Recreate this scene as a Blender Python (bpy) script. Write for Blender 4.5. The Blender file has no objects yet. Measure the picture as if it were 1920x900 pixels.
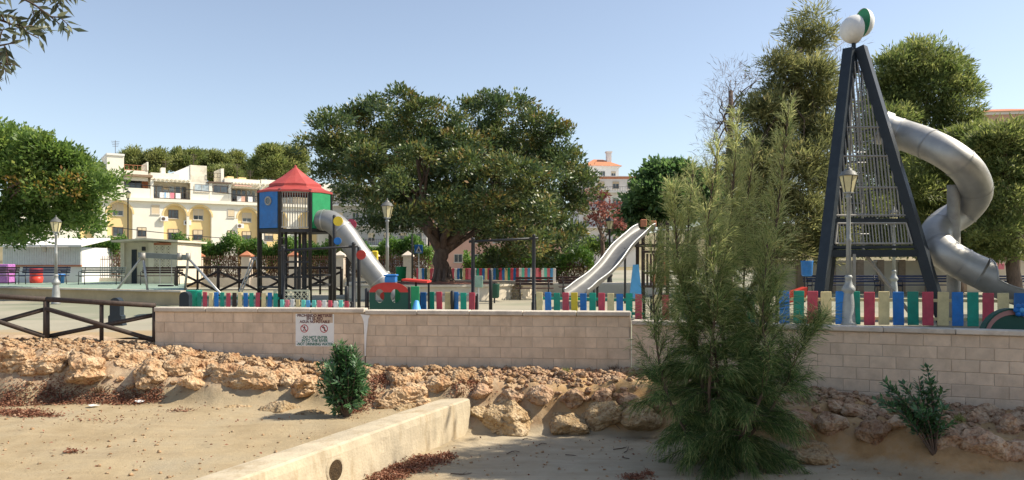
import bpy, bmesh, math, random
import numpy as np
from mathutils import Vector, Matrix, noise

# ------------------------------------------------------------------ camera, sky, sun, exposure
F_PX, EYE, HZ = 1450.0, 1.45, 491.0        # focal length in photo pixels, eye height, horizon row
scene = bpy.context.scene
cam_data = bpy.data.cameras.new('camera')
cam_data.sensor_width = 36.0
cam_data.lens = 36.0 * F_PX / 1920.0
cam_data.shift_y = (HZ - 450.0) / 1920.0
cam_data.clip_start = 0.05
cam_data.clip_end = 4000
cam = bpy.data.objects.new('camera', cam_data)
cam.location = (0, 0, EYE)
cam.rotation_euler = (math.radians(90), 0, 0)
scene.collection.objects.link(cam)
scene.camera = cam

SUN_EL, SUN_AZ = math.radians(46), math.radians(4)     # azimuth measured from +X towards +Y
world = bpy.data.worlds.new('World'); scene.world = world; world.use_nodes = True
wn = world.node_tree.nodes; wl = world.node_tree.links
bg = wn['Background']
sky = wn.new('ShaderNodeTexSky'); sky.sky_type = 'NISHITA'; sky.sun_disc = False
sky.sun_elevation = SUN_EL; sky.sun_rotation = math.radians(90) - SUN_AZ
sky.altitude = 100; sky.air_density = 1.0; sky.dust_density = 0.7; sky.ozone_density = 2.0
hsv = wn.new('ShaderNodeHueSaturation'); hsv.inputs['Saturation'].default_value = 0.76
wl.new(sky.outputs['Color'], hsv.inputs['Color']); wl.new(hsv.outputs['Color'], bg.inputs['Color'])
bg.inputs['Strength'].default_value = 0.09
sd = Vector((math.cos(SUN_EL) * math.cos(SUN_AZ), math.cos(SUN_EL) * math.sin(SUN_AZ), math.sin(SUN_EL)))
sun_data = bpy.data.lights.new('sun', 'SUN'); sun_data.energy = 3.6; sun_data.angle = math.radians(0.5)
sun_data.color = (1.0, 0.91, 0.76)
sun = bpy.data.objects.new('sun', sun_data); sun.rotation_euler = sd.to_track_quat('Z', 'Y').to_euler()
sun.location = (30, 5, 40)
scene.collection.objects.link(sun)
vs = scene.view_settings
vs.view_transform = 'Standard'; vs.look = 'None'; vs.gamma = 1; vs.exposure = 1.0
vs.use_curve_mapping = False
scene.cycles.max_bounces = 6; scene.cycles.transparent_max_bounces = 6
scene.cycles.diffuse_bounces = 3; scene.cycles.glossy_bounces = 3

# ------------------------------------------------------------------ helpers
C = scene.collection
rng = random.Random(7)
nr = np.random.default_rng(11)
PI = math.pi

def PX(px, d): return (px - 960.0) * d / F_PX
def PZ(py, d): return EYE - (py - HZ) * d / F_PX
def P(px, py, d): return Vector((PX(px, d), d, PZ(py, d)))

def thing(name, label, cat, loc=(0, 0, 0), rotz=0.0, group=None):
    o = bpy.data.objects.new(name, None); C.objects.link(o)
    o.empty_display_size = 0.2
    o.location = loc; o.rotation_euler = (0, 0, rotz)
    o['label'] = label; o['category'] = cat
    if group: o['group'] = group
    return o

def tag(o, label=None, cat=None, group=None, kind=None):
    if label: o['label'] = label
    if cat: o['category'] = cat
    if group: o['group'] = group
    if kind: o['kind'] = kind
    return o

def root_loc(o):
    while o.parent: o = o.parent
    return Vector(o.location)

def link_mesh(name, me, mat, parent=None, loc=None):
    o = bpy.data.objects.new(name, me); C.objects.link(o)
    if mat is not None and len(me.materials) == 0: me.materials.append(mat)
    if parent is not None: o.parent = parent
    if loc is not None: o.location = loc
    return o

def copy_part(src, parent, loc=None, rot=None, scale=None, mat=None):
    o = src.copy(); C.objects.link(o); o.parent = parent
    if loc is not None: o.location = loc
    if rot is not None: o.rotation_euler = rot
    if scale is not None: o.scale = scale
    return o

def dup(root, loc, rotz=0.0, label=None):
    r = root.copy(); C.objects.link(r); r.location = loc; r.rotation_euler = (0, 0, rotz)
    if label: r['label'] = label
    for ch in list(root.children):
        c = ch.copy(); C.objects.link(c); c.parent = r
        for g in list(ch.children):
            q = g.copy(); C.objects.link(q); q.parent = c
    return r

class MB:
    def __init__(s): s.v = []; s.f = []
    def add(s, vs, fs):
        n = len(s.v); s.v += [tuple(v) for v in vs]; s.f += [tuple(i + n for i in f) for f in fs]; return s
    def box(s, x0, y0, z0, x1, y1, z1):
        return s.add([(x0,y0,z0),(x1,y0,z0),(x1,y1,z0),(x0,y1,z0),(x0,y0,z1),(x1,y0,z1),(x1,y1,z1),(x0,y1,z1)],
                     [(3,2,1,0),(4,5,6,7),(0,1,5,4),(1,2,6,5),(2,3,7,6),(3,0,4,7)])
    def bbox(s, x0, y0, z0, x1, y1, z1, b):
        b = min(b, (x1-x0)*.45, (y1-y0)*.45, (z1-z0)*.45)
        vs = []; idx = {}
        for sx in (0, 1):
            for sy in (0, 1):
                for sz in (0, 1):
                    X = (x0, x1)[sx]; Y = (y0, y1)[sy]; Z = (z0, z1)[sz]
                    ix = X + (b, -b)[sx]; iy = Y + (b, -b)[sy]; iz = Z + (b, -b)[sz]
                    idx[sx,sy,sz,0] = len(vs); vs.append((X, iy, iz))
                    idx[sx,sy,sz,1] = len(vs); vs.append((ix, Y, iz))
                    idx[sx,sy,sz,2] = len(vs); vs.append((ix, iy, Z))
        fs = []
        def fl(t, flip): fs.append(tuple(reversed(t)) if flip else tuple(t))
        for a in (0, 1):
            fl([idx[a,0,0,0], idx[a,1,0,0], idx[a,1,1,0], idx[a,0,1,0]], a == 0)
            fl([idx[0,a,0,1], idx[1,a,0,1], idx[1,a,1,1], idx[0,a,1,1]], a == 1)
            fl([idx[0,0,a,2], idx[1,0,a,2], idx[1,1,a,2], idx[0,1,a,2]], a == 0)
        for a in (0, 1):
            for c in (0, 1):
                fl([idx[a,c,0,0], idx[a,c,0,1], idx[a,c,1,1], idx[a,c,1,0]], a == c)
                fl([idx[a,0,c,0], idx[a,0,c,2], idx[a,1,c,2], idx[a,1,c,0]], a != c)
                fl([idx[0,a,c,1], idx[0,a,c,2], idx[1,a,c,2], idx[1,a,c,1]], a == c)
        for (sx, sy, sz) in [(x, y, z) for x in (0,1) for y in (0,1) for z in (0,1)]:
            fl([idx[sx,sy,sz,0], idx[sx,sy,sz,1], idx[sx,sy,sz,2]], (sx + sy + sz) % 2 == 0)
        return s.add(vs, fs)
    def bar(s, p0, p1, w, h, up=(0, 0, 1)):
        p0 = Vector(p0); p1 = Vector(p1); d = (p1 - p0).normalized(); u = Vector(up)
        if abs(d.dot(u)) > .98: u = Vector((0, 1, 0))
        sd_ = d.cross(u).normalized(); u = sd_.cross(d).normalized()
        a = sd_ * w / 2; b = u * h / 2
        return s.add([p0-a-b, p0+a-b, p0+a+b, p0-a+b, p1-a-b, p1+a-b, p1+a+b, p1-a+b],
                     [(3,2,1,0),(4,5,6,7),(0,1,5,4),(1,2,6,5),(2,3,7,6),(3,0,4,7)])
    def cyl(s, p0, p1, r0, r1=None, n=8, caps=True):
        return s.path([p0, p1], [r0, r0 if r1 is None else r1], n, caps)
    def path(s, pts, r, n=8, caps=True, arc=None):
        pts = [Vector(p) for p in pts]; m = len(pts)
        if not hasattr(r, '__len__'): r = [r] * m
        t0 = (pts[1] - pts[0]).normalized()
        u = t0.cross(Vector((0, 0, 1)))
        if u.length < .05: u = t0.cross(Vector((0, 1, 0)))
        u.normalize(); vs = []
        for i in range(m):
            t = (pts[min(i+1, m-1)] - pts[max(i-1, 0)])
            if t.length < 1e-9: t = t0
            t = t.normalized(); u = (u - t * u.dot(t)).normalized(); w = t.cross(u)
            for k in range(n):
                a = 2 * PI * k / n
                vs.append(pts[i] + (u * math.cos(a) + w * math.sin(a)) * r[i])
        fs = [(i*n+k, i*n+(k+1) % n, (i+1)*n+(k+1) % n, (i+1)*n+k) for i in range(m-1) for k in range(n)]
        if caps: fs += [tuple(reversed(range(n))), tuple(range((m-1)*n, m*n))]
        return s.add(vs, fs)
    def lathe(s, prof, c=(0, 0, 0), n=12):
        vs = []; m = len(prof)
        for r, z in prof:
            for k in range(n):
                a = 2 * PI * (k + .5) / n; vs.append((c[0]+r*math.cos(a), c[1]+r*math.sin(a), c[2]+z))
        fs = [(i*n+k, i*n+(k+1) % n, (i+1)*n+(k+1) % n, (i+1)*n+k) for i in range(m-1) for k in range(n)]
        fs += [tuple(reversed(range(n))), tuple(range((m-1)*n, m*n))]
        return s.add(vs, fs)
    def prism(s, pts, off):
        pts = [Vector(p) for p in pts]; off = Vector(off); n = len(pts)
        fs = [tuple(range(n)), tuple(reversed(range(n, 2*n)))] + [(i, i+n, (i+1) % n + n, (i+1) % n) for i in range(n)]
        return s.add(pts + [p + off for p in pts], fs)
    def build(s, name, mat, parent=None, smooth=False, world=False, loc=None):
        me = bpy.data.meshes.new(name)
        v = s.v
        if world and parent is not None:
            o = root_loc(parent); v = [(a-o[0], b-o[1], c-o[2]) for a, b, c in v]
        me.from_pydata(v, [], s.f)
        if not getattr(s, 'keep', False):
            bm = bmesh.new(); bm.from_mesh(me); bmesh.ops.recalc_face_normals(bm, faces=bm.faces); bm.to_mesh(me); bm.free()
        if smooth: me.polygons.foreach_set('use_smooth', [True] * len(me.polygons))
        me.update()
        return link_mesh(name, me, mat, parent, loc)

def catmull(pts, k=6):
    pts = [Vector(p) for p in pts]; out = []
    q = [pts[0]*2 - pts[1]] + pts + [pts[-1]*2 - pts[-2]]
    for i in range(1, len(q) - 2):
        for j in range(k):
            t = j / k; a, b, c, d = q[i-1], q[i], q[i+1], q[i+2]
            out.append(.5*((2*b) + (c-a)*t + (2*a-5*b+4*c-d)*t*t + (3*b-a-3*c+d)*t**3))
    out.append(pts[-1]); return out

# ------------------------------------------------------------------ materials
def new_mat(name):
    m = bpy.data.materials.new(name); m.use_nodes = True
    nt = m.node_tree; return m, nt.nodes, nt.links, nt.nodes['Principled BSDF']

def ramp(nodes, stops):
    r = nodes.new('ShaderNodeValToRGB'); e = r.color_ramp.elements
    while len(e) < len(stops): e.new(0.5)
    for el, (p, c) in zip(e, stops): el.position = p; el.color = (*c, 1)
    return r

def M(name, col, rough=.7, metal=0., var=.18, scale=5., bump=.15, bscale=45., col2=None, rand=.1, dirt=0., dcol=(.16,.12,.08), spec=.4, stretch=None, wpos=None):
    m, n, l, b = new_mat(name)
    tc = n.new('ShaderNodeTexCoord'); src = tc.outputs['Object']
    oi = n.new('ShaderNodeObjectInfo')
    va = n.new('ShaderNodeVectorMath'); va.operation = 'ADD'
    vm = n.new('ShaderNodeVectorMath'); vm.operation = 'SCALE'; vm.inputs[0].default_value = (37, 19, 53)
    l.new(oi.outputs['Random'], vm.inputs['Scale']); l.new(src, va.inputs[0]); l.new(vm.outputs[0], va.inputs[1]); src = va.outputs[0]
    if stretch:
        mp = n.new('ShaderNodeMapping'); mp.inputs['Scale'].default_value = stretch; l.new(src, mp.inputs['Vector']); src = mp.outputs['Vector']
    t = n.new('ShaderNodeTexNoise'); t.inputs['Scale'].default_value = scale; t.inputs['Detail'].default_value = 6; t.inputs['Roughness'].default_value = .62
    l.new(src, t.inputs['Vector'])
    c2 = col2 if col2 else tuple(min(1, c*(1+var)) for c in col)
    c1 = col if col2 else tuple(c*(1-var) for c in col)
    r = ramp(n, [(.32, c1), (.68, c2)]); l.new(t.outputs['Fac'], r.inputs['Fac'])
    out = r.outputs['Color']
    if dirt > 0:
        t3 = n.new('ShaderNodeTexNoise'); t3.inputs['Scale'].default_value = scale*.45; t3.inputs['Detail'].default_value = 9; t3.inputs['Roughness'].default_value = .7
        if wpos:
            ge = n.new('ShaderNodeNewGeometry'); mw = n.new('ShaderNodeMapping'); mw.inputs['Scale'].default_value = wpos; l.new(ge.outputs['Position'], mw.inputs['Vector']); l.new(mw.outputs['Vector'], t3.inputs['Vector']); t3.inputs['Scale'].default_value = 1.0
        else: l.new(src, t3.inputs['Vector'])
        mr = n.new('ShaderNodeMapRange'); mr.inputs[1].default_value = .5; mr.inputs[2].default_value = .75; mr.inputs[4].default_value = dirt
        l.new(t3.outputs['Fac'], mr.inputs[0])
        mx = n.new('ShaderNodeMix'); mx.data_type = 'RGBA'; l.new(mr.outputs[0], mx.inputs[0]); l.new(out, mx.inputs[6]); mx.inputs[7].default_value = (*dcol, 1)
        out = mx.outputs[2]
    if rand > 0:
        h = n.new('ShaderNodeHueSaturation'); mr2 = n.new('ShaderNodeMapRange')
        mr2.inputs[3].default_value = 1-rand; mr2.inputs[4].default_value = 1+rand
        l.new(oi.outputs['Random'], mr2.inputs[0]); l.new(mr2.outputs[0], h.inputs['Value']); l.new(out, h.inputs['Color']); out = h.outputs['Color']
    l.new(out, b.inputs['Base Color'])
    b.inputs['Metallic'].default_value = metal; b.inputs['Specular IOR Level'].default_value = spec
    rr = n.new('ShaderNodeMapRange'); rr.inputs[3].default_value = max(.03, rough-.1); rr.inputs[4].default_value = min(1, rough+.1)
    l.new(t.outputs['Fac'], rr.inputs[0]); l.new(rr.outputs[0], b.inputs['Roughness'])
    if bump > 0:
        t2 = n.new('ShaderNodeTexNoise'); t2.inputs['Scale'].default_value = bscale; t2.inputs['Detail'].default_value = 5
        l.new(src, t2.inputs['Vector'])
        bp = n.new('ShaderNodeBump'); bp.inputs['Strength'].default_value = bump; bp.inputs['Distance'].default_value = .03
        l.new(t2.outputs['Fac'], bp.inputs['Height']); l.new(bp.outputs['Normal'], b.inputs['Normal'])
    return m

def leaf_mat(name, stops, trans=.35, rough=.5, spec=.35):
    m, n, l, b = new_mat(name)
    at = n.new('ShaderNodeAttribute'); at.attribute_name = 'tint'
    r = ramp(n, stops); l.new(at.outputs['Fac'], r.inputs['Fac'])
    l.new(r.outputs['Color'], b.inputs['Base Color']); b.inputs['Roughness'].default_value = rough
    b.inputs['Specular IOR Level'].default_value = spec
    tr = n.new('ShaderNodeBsdfTranslucent')
    hs = n.new('ShaderNodeHueSaturation'); hs.inputs['Value'].default_value = 1.5; hs.inputs['Saturation'].default_value = 1.1
    l.new(r.outputs['Color'], hs.inputs['Color']); l.new(hs.outputs['Color'], tr.inputs['Color'])
    mx = n.new('ShaderNodeMixShader'); mx.inputs[0].default_value = trans
    l.new(b.outputs[0], mx.inputs[1]); l.new(tr.outputs[0], mx.inputs[2])
    l.new(mx.outputs[0], n['Material Output'].inputs['Surface'])
    return m

def glass_mat(name, col, rough=.08):
    m, n, l, b = new_mat(name)
    b.inputs['Base Color'].default_value = (*col, 1); b.inputs['Roughness'].default_value = rough; b.inputs['Specular IOR Level'].default_value = .8
    t = n.new('ShaderNodeTexNoise'); t.inputs['Scale'].default_value = 1.3
    tc = n.new('ShaderNodeTexCoord'); l.new(tc.outputs['Object'], t.inputs['Vector'])
    r = ramp(n, [(.35, tuple(c*.6 for c in col)), (.65, tuple(min(1, c*1.5) for c in col))]); l.new(t.outputs['Fac'], r.inputs['Fac']); l.new(r.outputs['Color'], b.inputs['Base Color'])
    return m

MT = {
 'blue': M('blue_paint', (.018,.17,.50), .45, rand=.2, var=.18, dirt=.45, dcol=(.10,.16,.26)),
 'green': M('green_paint', (.008,.30,.205), .45, rand=.2, var=.18, dirt=.45, dcol=(.10,.2,.16)),
 'crimson': M('crimson_paint', (.54,.065,.10), .5, rand=.2, var=.18, dirt=.5, dcol=(.36,.14,.13)),
 'cream': M('cream_paint', (.74,.60,.31), .55, rand=.12, var=.15, dirt=.5, dcol=(.45,.36,.2)),
 'yellow': M('yellow_paint', (.75,.55,.04), .45, var=.08),
 'pinkp': M('pink_paint', (.75,.2,.25), .5, var=.08),
 'aqua': M('aqua_paint', (.15,.62,.52), .5, var=.08),
 'sky_blue': M('light_blue_paint', (.1,.38,.72), .5, var=.08),
 'white': M('white_paint', (.74,.73,.70), .55, var=.07, dirt=.2, dcol=(.45,.42,.36)),
 'red': M('red_paint', (.55,.04,.03), .45, var=.1, dirt=.2, dcol=(.4,.1,.08)),
 'roofred': M('red_plastic_roof', (.40,.062,.052), .55, var=.12, dirt=.25, dcol=(.5,.2,.16)),
 'dkgreen': M('dark_green_paint', (.012,.075,.05), .5, var=.12),
 'mgreen': M('mid_green_paint', (.02,.27,.1), .5, var=.12, dirt=.2, dcol=(.06,.2,.1)),
 'black': M('black_metal', (.022,.022,.024), .5, var=.2),
 'navy': M('slate_blue_metal', (.016,.024,.033), .5, var=.2, dirt=.25, dcol=(.06,.07,.08)),
 'steel_trough': M('dull_trough_steel', (.20,.197,.188), .55, .6, var=.15, scale=3, bump=.03),
 'steel': M('brushed_steel', (.43,.42,.395), .5, .65, var=.12, scale=3, bump=.03, dirt=.3, dcol=(.34,.32,.29)),
 'steel_dull': M('dull_galvanised_steel', (.45,.45,.44), .5, .75, var=.15, bump=.03),
 'rail': M('painted_grey_rail', (.33,.31,.275), .5, .2, var=.15, bump=.03),
 'plastic_tube': M('grey_tube', (.27,.27,.265), .45, .4, var=.08, bump=.02, dirt=.3, dcol=(.3,.3,.29)),
 'lamp_roof': M('lamp_roof_grey', (.14,.14,.13), .5, .2, var=.2),
 'lamp_grey': M('lamp_grey_paint', (.33,.34,.33), .5, .2, var=.14, dirt=.3, dcol=(.2,.19,.17)),
 'lamp_glass': M('frosted_lamp_glass', (.70,.62,.36), .3, var=.1, bump=0),
 'wood_dark': M('dark_stained_timber', (.050,.034,.026), .7, var=.35, scale=9, stretch=(3,3,.6), dirt=.3, dcol=(.13,.09,.06)),
 'bench_wood': M('bench_slats_brown', (.07,.035,.028), .6, var=.25),
 'bench_blue': M('bench_slats_blue', (.02,.032,.085), .5, var=.2),
 'bench_grey': M('bench_slats_grey', (.19,.21,.19), .6, var=.2),
 'block': M('concrete_block', (.68,.53,.385), .88, var=.13, scale=4, bump=.4, bscale=70, rand=.07, dirt=.8, dcol=(.45,.335,.23), wpos=(2.2, 2.2, 1.0)),
 'mortar': M('mortar', (.52,.41,.31), .9, var=.15, bump=.3),
 'cap': M('cap_stone', (.58,.51,.42), .8, var=.14, scale=3, bump=.35, dirt=.75, dcol=(.30,.25,.19), wpos=(2.5, 2.5, 3)),
 'concrete': M('weir_concrete', (.52,.44,.31), .9, var=.16, scale=2.5, bump=.25, bscale=30, dirt=.85, dcol=(.30,.20,.09), wpos=(3.2, 3.2, .9)),
 'plaster': M('cream_plaster', (.66,.58,.45), .85, var=.08, scale=2, bump=.1, dirt=.3, dcol=(.45,.38,.28)),
 'bwhite': M('cream_white_render', (.80,.75,.63), .85, var=.05, scale=.8, bump=.08, bscale=20, rand=.02, dirt=.22, dcol=(.55,.47,.34)),
 'byellow': M('yellow_render', (.75,.56,.27), .85, var=.05, scale=.8, bump=.08, bscale=20, rand=.02, dirt=.2, dcol=(.6,.42,.18)),
 'hwhite': M('white_render', (.76,.74,.70), .85, var=.05, scale=.8, bump=.08, rand=.03, dirt=.25, dcol=(.5,.47,.42)),
 'hpink': M('pink_render', (.55,.33,.25), .85, var=.08, scale=.8, bump=.08, rand=.03, dirt=.25, dcol=(.4,.25,.2)),
 'hgrey': M('grey_render', (.45,.44,.42), .85, var=.08, scale=.8, bump=.08, rand=.03, dirt=.25, dcol=(.3,.3,.28)),
 'terracotta': M('terracotta', (.46,.18,.095), .8, var=.2, scale=3, bump=.3),
 'rooftile': M('roof_tiles', (.50,.20,.10), .85, var=.25, scale=6, bump=.5, bscale=14),
 'shutter': M('roller_shutter', (.62,.50,.33), .6, var=.06, bump=.2, bscale=30, stretch=(.05,.05,1)),
 'frame': M('window_frame', (.55,.50,.42), .5, var=.1),
 'frame_dk': M('brown_window_frame', (.13,.085,.06), .5, var=.15),
 'glass': glass_mat('window_glass', (.045,.055,.065)),
 'glass_pale': glass_mat('pale_window_glass', (.33,.38,.40), .15),
 'iron': M('iron_railing', (.075,.05,.04), .6, var=.25),
 'ironred': M('rusty_railing', (.15,.07,.045), .7, var=.3),
 'pillar': M('pillar_render', (.66,.57,.47), .85, var=.08, dirt=.3, dcol=(.45,.36,.28)),
 'bark': M('bark', (.15,.105,.08), .9, var=.35, scale=7, bump=.8, bscale=18, stretch=(2,2,.5)),
 'bark_pale': M('pale_bark', (.27,.22,.17), .9, var=.25, scale=7, bump=.6, bscale=18, stretch=(2,2,.5)),
 'twig': M('twig', (.10,.07,.05), .9, var=.3),
 'signw': M('sign_face', (.72,.72,.69), .4, var=.04, bump=0, dirt=.15, dcol=(.55,.5,.4)),
 'sign_red': M('sign_red', (.42,.02,.03), .5, var=.05, bump=0),
 'sign_dark': M('sign_maroon', (.10,.02,.025), .5, var=.05, bump=0),
 'sign_green': M('sign_green', (.03,.16,.11), .5, var=.05, bump=0),
 'sign_black': M('sign_black', (.015,.015,.015), .5, var=.05, bump=0),
 'sign_blue': M('sign_blue', (.02,.16,.5), .45, var=.05, bump=0),
 'purple': M('purple_panel', (.30,.10,.38), .45, var=.25, scale=14, col2=(.55,.22,.5)),
 'redplastic': M('red_plastic', (.62,.06,.04), .4, var=.1),
 'blueplastic': M('blue_plastic', (.03,.16,.45), .4, var=.1),
}

# ------------------------------------------------------------------ terrain
def sstep(a, b, x):
    t = min(1, max(0, (x-a)/(b-a))); return t*t*(3-2*t)
def wall_y(x): return float(np.interp(x, [-16, -7.02, -2.79, 2.23, 7.94, 16], [15.1, 15.2, 14.8, 14.32, 12.0, 8.9]))
def wall_base(x): return float(np.interp(x, [-16, -9, -7, -5, -2.8, 2.2, 8, 12], [-.05, -.09, -.18, -.4, -.56, -.55, -.86, -1.0]))
def weir_x(y): return -.70 + (y - 12.9) * .452
def ground_z(x, y): return -.17 * (1 - sstep(-9.0, -6.5, x)) if y < 200 else 0
def fbm(x, y, z, s, o=4):
    v = 0; a = 1.0
    for i in range(o):
        v += a * noise.noise((x*s, y*s, z*s + 7.3*i)); s *= 2.07; a *= .5
    return v
def bank_edge(x): return wall_y(x) - 2.15 + .25*noise.noise((x*.9, 3.1, 0)) + .45*sstep(-2, 0, x) - 1.15*sstep(2.6, 5.5, x)
def bed_floor(x, y):
    k = sstep(-.30, -.12, x - weir_x(y))
    return -.95*(1-k) - 1.40*k
def bed_z(x, y):
    zb = bed_floor(x, y) + .03*fbm(x, y, 0, 1.1) + .006*noise.noise((x*5, y*5, 9))
    yw = wall_y(x) - .12; ye = bank_edge(x); zw = wall_base(x)
    t = (y - ye) / max(.3, yw - ye)
    near = 1 - sstep(4.6, 7.4, y)
    if t <= 0:
        return zb*(1-near) + (-.15 + .03*fbm(x, y, 5, .8))*near
    tt = min(1, t)
    s = .70*sstep(0, .34, tt) + .30*tt
    r = .15*fbm(x, y, 0, 1.7, 3) + .06*abs(noise.noise((x*6, y*6, 2))) + .03*noise.noise((x*15, y*15, 5))
    return zb + (zw - zb)*s + r * min(1, tt*5) * (1 - .85*sstep(.72, 1.0, tt)) - (.5*(y-yw) if t > 1 and x > -7 else 0) - (.5 if (t > 1 and x <= -7 and y > 16.3) else 0)

# riverbed sheet (dry sandy bed and the near side of the bank)
xs = np.concatenate([np.arange(-22, -10.5, .4), np.arange(-10.5, 11.0, .075), np.arange(11.0, 22.1, .4)])
ysv = np.concatenate([np.arange(-12, 6.8, .6), np.arange(6.8, 16.9, .075)])
NX, NY = len(xs), len(ysv)
bed_v = [(float(x), float(y), bed_z(float(x), float(y))) for y in ysv for x in xs]
bed_f = [(j*NX+i, j*NX+i+1, (j+1)*NX+i+1, (j+1)*NX+i) for j in range(NY-1) for i in range(NX-1)]
m_bed, n, l, b = new_mat('dry_riverbed')
tc = n.new('ShaderNodeTexCoord'); sx = n.new('ShaderNodeSeparateXYZ'); l.new(tc.outputs['Object'], sx.inputs[0])
def nz(scale, det=6, rough=.6, vec=None):
    t = n.new('ShaderNodeTexNoise'); t.inputs['Scale'].default_value = scale; t.inputs['Detail'].default_value = det; t.inputs['Roughness'].default_value = rough
    l.new(vec or tc.outputs['Object'], t.inputs['Vector']); return t.outputs['Fac']
def mixc(fac, a, bb):
    m_ = n.new('ShaderNodeMix'); m_.data_type = 'RGBA'; l.new(fac, m_.inputs[0])
    for k, s_ in ((6, a), (7, bb)):
        if isinstance(s_, tuple): m_.inputs[k].default_value = (*s_, 1)
        else: l.new(s_, m_.inputs[k])
    return m_.outputs[2]
def mrange(v, a, c, lo=0., hi=1.):
    m_ = n.new('ShaderNodeMapRange'); m_.inputs[1].default_value = a; m_.inputs[2].default_value = c; m_.inputs[3].default_value = lo; m_.inputs[4].default_value = hi
    l.new(v, m_.inputs[0]); return m_.outputs[0]
def mth(op, a, bb):
    m_ = n.new('ShaderNodeMath'); m_.operation = op
    for k, s_ in ((0, a), (1, bb)):
        if isinstance(s_, (int, float)): m_.inputs[k].default_value = s_
        else: l.new(s_, m_.inputs[k])
    return m_.outputs[0]
sand = ramp(n, [(.3, (.31,.235,.135)), (.5, (.38,.30,.185)), (.7, (.35,.29,.195))]); l.new(nz(.9, 8, .65), sand.inputs[0])
silt = ramp(n, [(.3, (.38,.31,.21)), (.7, (.46,.39,.28))]); l.new(nz(1.1, 7, .6), silt.inputs[0])
earth = ramp(n, [(.3, (.26,.15,.065)), (.52, (.42,.27,.13)), (.72, (.46,.34,.21))]); l.new(nz(2.2, 8, .66), earth.inputs[0])
gravel = ramp(n, [(.35, (.30,.19,.12)), (.65, (.54,.42,.28))]); l.new(nz(7, 8, .7), gravel.inputs[0])
xx = mth('ADD', sx.outputs['X'], mrange(nz(1.4, 4), 0, 1, -.9, .9))
right = mrange(xx, -1.6, -.4)          # downstream of the weir: silt on the bed
col = mixc(right, sand.outputs[0], silt.outputs[0])
zz = mth('ADD', sx.outputs['Z'], mrange(nz(3., 5), 0, 1, -.14, .14))
bankL = mrange(zz, -.80, -.62); bankR = mrange(zz, -1.33, -1.24)
bankcol = mixc(mrange(xx, -.6, 1.2), gravel.outputs[0], earth.outputs[0])
bk = mixc(right, col, col)
facb = n.new('ShaderNodeMix'); facb.data_type = 'FLOAT'; l.new(right, facb.inputs[0]); l.new(bankL, facb.inputs[2]); l.new(bankR, facb.inputs[3])
col2 = mixc(facb.outputs[0], col, bankcol)
mpv = n.new('ShaderNodeMapping'); mpv.inputs['Scale'].default_value = (.5, 2.2, 1); l.new(tc.outputs['Object'], mpv.inputs[0])
stain = mrange(nz(1.0, 9, .72, mpv.outputs[0]), .47, .70, 0, .55)
col3 = mixc(stain, col2, (.27,.20,.12))
l.new(col3, b.inputs['Base Color']); b.inputs['Roughness'].default_value = .95; b.inputs['Specular IOR Level'].default_value = .15
bp = n.new('ShaderNodeBump'); bp.inputs['Strength'].default_value = .55; bp.inputs['Distance'].default_value = .04
l.new(mth('ADD', nz(9, 8, .7), mth('MULTIPLY', nz(60, 3), .25)), bp.inputs['Height']); l.new(bp.outputs[0], b.inputs['Normal'])
mb = MB(); mb.v = bed_v; mb.f = bed_f; mb.keep = True
riverbed = mb.build('riverbed', m_bed, smooth=True); tag(riverbed, 'dry sandy riverbed with its eroded stony bank below the wall', kind='structure')

# ground behind the wall, one sheet out to the horizon
m_gr, n, l, b = new_mat('ground_surface')
tc = n.new('ShaderNodeTexCoord')
g1 = ramp(n, [(.3, (.26,.24,.18)), (.52, (.34,.31,.23)), (.75, (.38,.33,.24))]); l.new(nz(.25, 8, .6), g1.inputs[0])
g2 = mixc(mrange(nz(.09, 4), .50, .56), g1.outputs[0], (.23,.235,.16))
sxy = n.new('ShaderNodeSeparateXYZ'); l.new(tc.outputs['Object'], sxy.inputs[0])
sandy = mth('MULTIPLY', mrange(mth('ADD', sxy.outputs['Y'], mrange(nz(.8, 5), 0, 1, -1.2, 1.2)), 18.6, 17.8), mrange(sxy.outputs['X'], -6.2, -6.8))
g2 = mixc(sandy, g2, (.36,.26,.14))
l.new(g2, b.inputs['Base Color']); b.inputs['Roughness'].default_value = .9
bp = n.new('ShaderNodeBump'); bp.inputs['Strength'].default_value = .2; bp.inputs['Distance'].default_value = .01; l.new(nz(80, 3), bp.inputs['Height']); l.new(bp.outputs[0], b.inputs['Normal'])
gx = np.concatenate([[-1500, -400, -120, -60, -30, -20], np.arange(-16, 13, .5), [13, 16, 20, 30, 60, 120, 400, 1500]])
gt = [0, .4, 1, 2, 4, 8, 16, 30, 60, 120, 300, 900, 2500]
def front(x): return wall_y(x) + (.14 if x > -7.2 else .55*sstep(-7.1, -7.6, x) + .14)
gv = []
for t in gt:
    for x in gx:
        y = front(float(np.clip(x, -16, 16))) + t
        gv.append((float(x), y, ground_z(float(x), y)))
n_ = len(gx)
mb = MB(); mb.v = gv; mb.f = [(j*n_+i, j*n_+i+1, (j+1)*n_+i+1, (j+1)*n_+i) for j in range(len(gt)-1) for i in range(n_-1)]; mb.keep = True
ground = mb.build('ground', m_gr); tag(ground, 'paved playground and park ground behind the block wall', kind='structure')

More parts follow.
